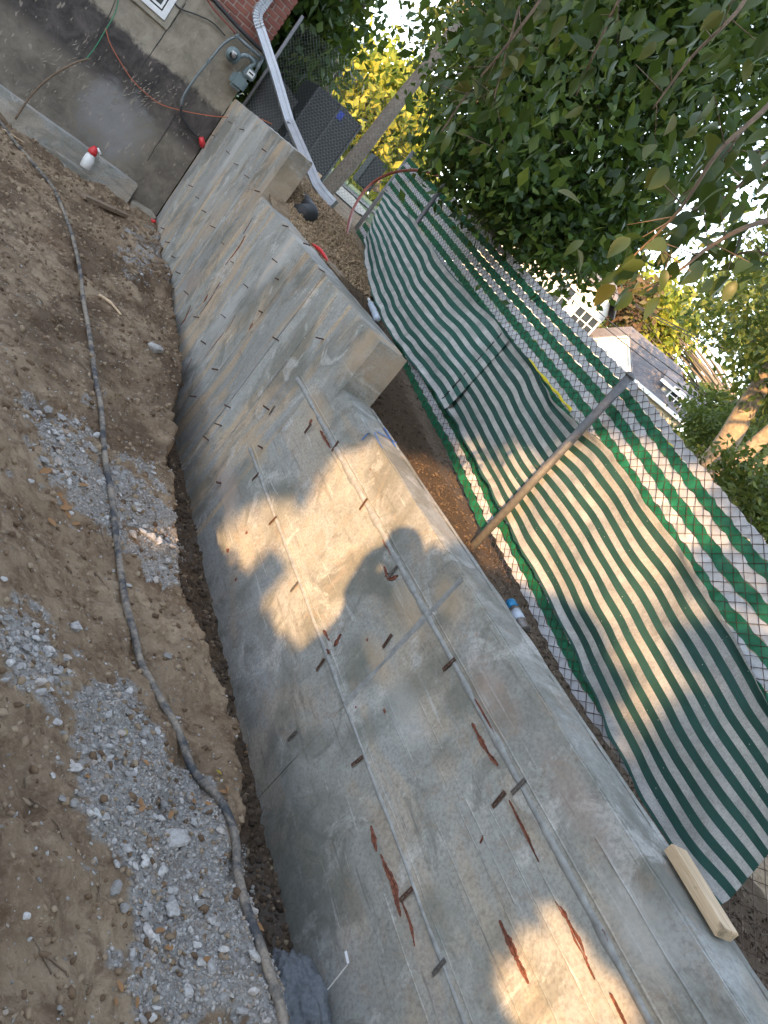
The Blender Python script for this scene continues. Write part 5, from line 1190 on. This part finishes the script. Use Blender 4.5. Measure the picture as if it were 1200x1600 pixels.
shade_tree('shade_caster_tree_right', [(3.2, 1.2, 1.3, 1.7), (4.6, 2.2, 2, 2.2), (5.6, -.4, 2.6, 1.8), (2.1, .15, .62, .62), (3.0, 3.8, 1.6, 1.6), (8, 2.5, 3, 3.5), (1.15, -.1, .22, .30), (1.55, -.30, .35, .16), (.95, 1.85, .75, .42), (1.9, 1.5, .5, .4), (1.5, 1.38, .42, .3), (1.5, .62, .16, .13), (1.75, .5, .18, .16), (1.62, .22, .14, .14), (1.3, .9, .1, .08)], 8, 'second unseen tree behind the viewer on the right, crown shaped for shade', size=.18)  # unseen crown, blobs shaped to dapple the near fence and wall top
shade_tree('shade_caster_hedge', [(-.6, -1.25, .8, .42), (0, -1.35, .6, .5), (-1.5, -1.5, .8, .6)], 4.2, 'low hedge added behind the viewer on the left for shade', cat='hedge', size=.08, dens=.7)  # unseen hedge added to cut the sun patch off from below
shade_tree('shade_caster_bush', [(1.08, -.8, .17, .5), (1.36, -.34, .36, .22), (.42, -.1, .32, .36), (.72, 0, .34, .3), (1.0, .1, .22, .3), (.85, -.25, .36, .4), (.5, -.8, .5, .6), (.9, -.8, .3, .6), (.95, -1.3, .5, .5), (.2, -1.45, .5, .5), (1.18, -.1, .2, .34), (1.45, -.3, .35, .22)], 4.6, 'dense rounded bush added behind the viewer on the right for shade', cat='bush', size=.07, dens=1.0)  # unseen bush added to shade the wall right of the person
shade_tree('shade_caster_hedge', [(1.5, -1.42, .8, .44), (1.95, -.72, .4, .5), (2.6, -1.0, .9, .85), (3.8, -.9, 1, 1)], 4.6, 'higher hedge added behind the viewer on the right for shade', cat='hedge', size=.09, dens=.7)  # unseen hedge added to close in the second sun patch
# the photographer, whose shadow falls on the wall
def person():
    root_p = sp3(.15, 0, .55); gzp = float(pit_z(root_p[0], root_p[1])); H = .24-gzp; root = empty('person', (root_p[0], root_p[1], gzp), 'person in dark work clothes holding a phone up in both hands', 'person')
    fwd = np.array([SUN[0], SUN[1], 0])/np.linalg.norm(SUN[:2]); rt_ = SA; z = np.array([0, 0, 1.])
    def J(a, f, h): return root_p*np.array([1, 1, 0])+rt_*a+fwd*f+z*(gzp+H*h)
    verts = [J(0, 0, .52), J(0, 0, .60), J(0, 0, .70), J(0, 0, .80), J(-.04, .01, .855), J(-.09, .02, .90), J(-.12, .03, .955),       # 0 pelvis .. 6 head
             J(-.09, 0, .50), J(-.10, .02, .28), J(-.10, -.02, .045), J(-.10, .14, .02), J(.09, 0, .50), J(.10, .02, .28), J(.11, -.02, .045), J(.12, .14, .02),
             J(-.18, 0, .81), J(-.13, .08, .71), J(-.20, .32, .82), J(-.17, .38, .86), J(.18, 0, .81), J(.22, .10, .68), J(.0, .32, .80), J(-.05, .38, .84)]
    edges = [(0, 1), (1, 2), (2, 3), (3, 4), (4, 5), (5, 6), (0, 7), (7, 8), (8, 9), (9, 10), (0, 11), (11, 12), (12, 13), (13, 14), (3, 15), (15, 16), (16, 17), (17, 18), (3, 19), (19, 20), (20, 21), (21, 22)]
    rad = [.15, .14, .15, .15, .06, .075, .095, .10, .065, .042, .035, .10, .065, .042, .035, .075, .065, .055, .045, .062, .055, .045, .04]
    me = bpy.data.meshes.new('body'); me.from_pydata([tuple(v) for v in verts], edges, []); o = link('body', me, root)
    md = o.modifiers.new('skin', 'SKIN'); me.skin_vertices[0].data[0].use_root = True
    for i, r_ in enumerate(rad): me.skin_vertices[0].data[i].radius = (r_, r_*.8 if i < 4 else r_)
    o.modifiers.new('sub', 'SUBSURF').levels = 2; me.materials.append(plain('dark_workwear', (.05, .06, .08), .85, 0, .2, 20, .2))
    b = MB(); c = J(-.11, .42, .87); b.box(c, (.16, .012, .08), [rt_, fwd, z]); props(b.build('phone', M['black'], None, bevel=.004), 'black phone held up in the hands of the person', 'phone')
    # fingers of both hands round the phone edges
    skin = plain('skin', (.45, .26, .18), .6, 0, .1, 20, 0)
    for s in (-1, 1):
        for k in range(5):
            p0_ = c+rt_*s*.075-fwd*.03+z*(-.04+.017*k); MB().tube(spline([p0_, p0_+rt_*s*.018+fwd*.02, p0_+rt_*s*.006+fwd*.045], 3), [.009, .009, .0085, .008, .008, .007, .006], 6).build('finger', skin, root, True)
    bm = bmesh.new(); bmesh.ops.create_uvsphere(bm, u_segments=16, v_segments=10, radius=.108); hd = J(-.12, .02, .965)
    for v in bm.verts: v.co = Vector((v.co.x*.95, v.co.y*.95, max(v.co.z, -.01)*.95))+Vector(hd)
    mh = bpy.data.meshes.new('cap'); bm.to_mesh(mh); bm.free(); mh.materials.append(M['black']); link('cap', mh, root)
person()
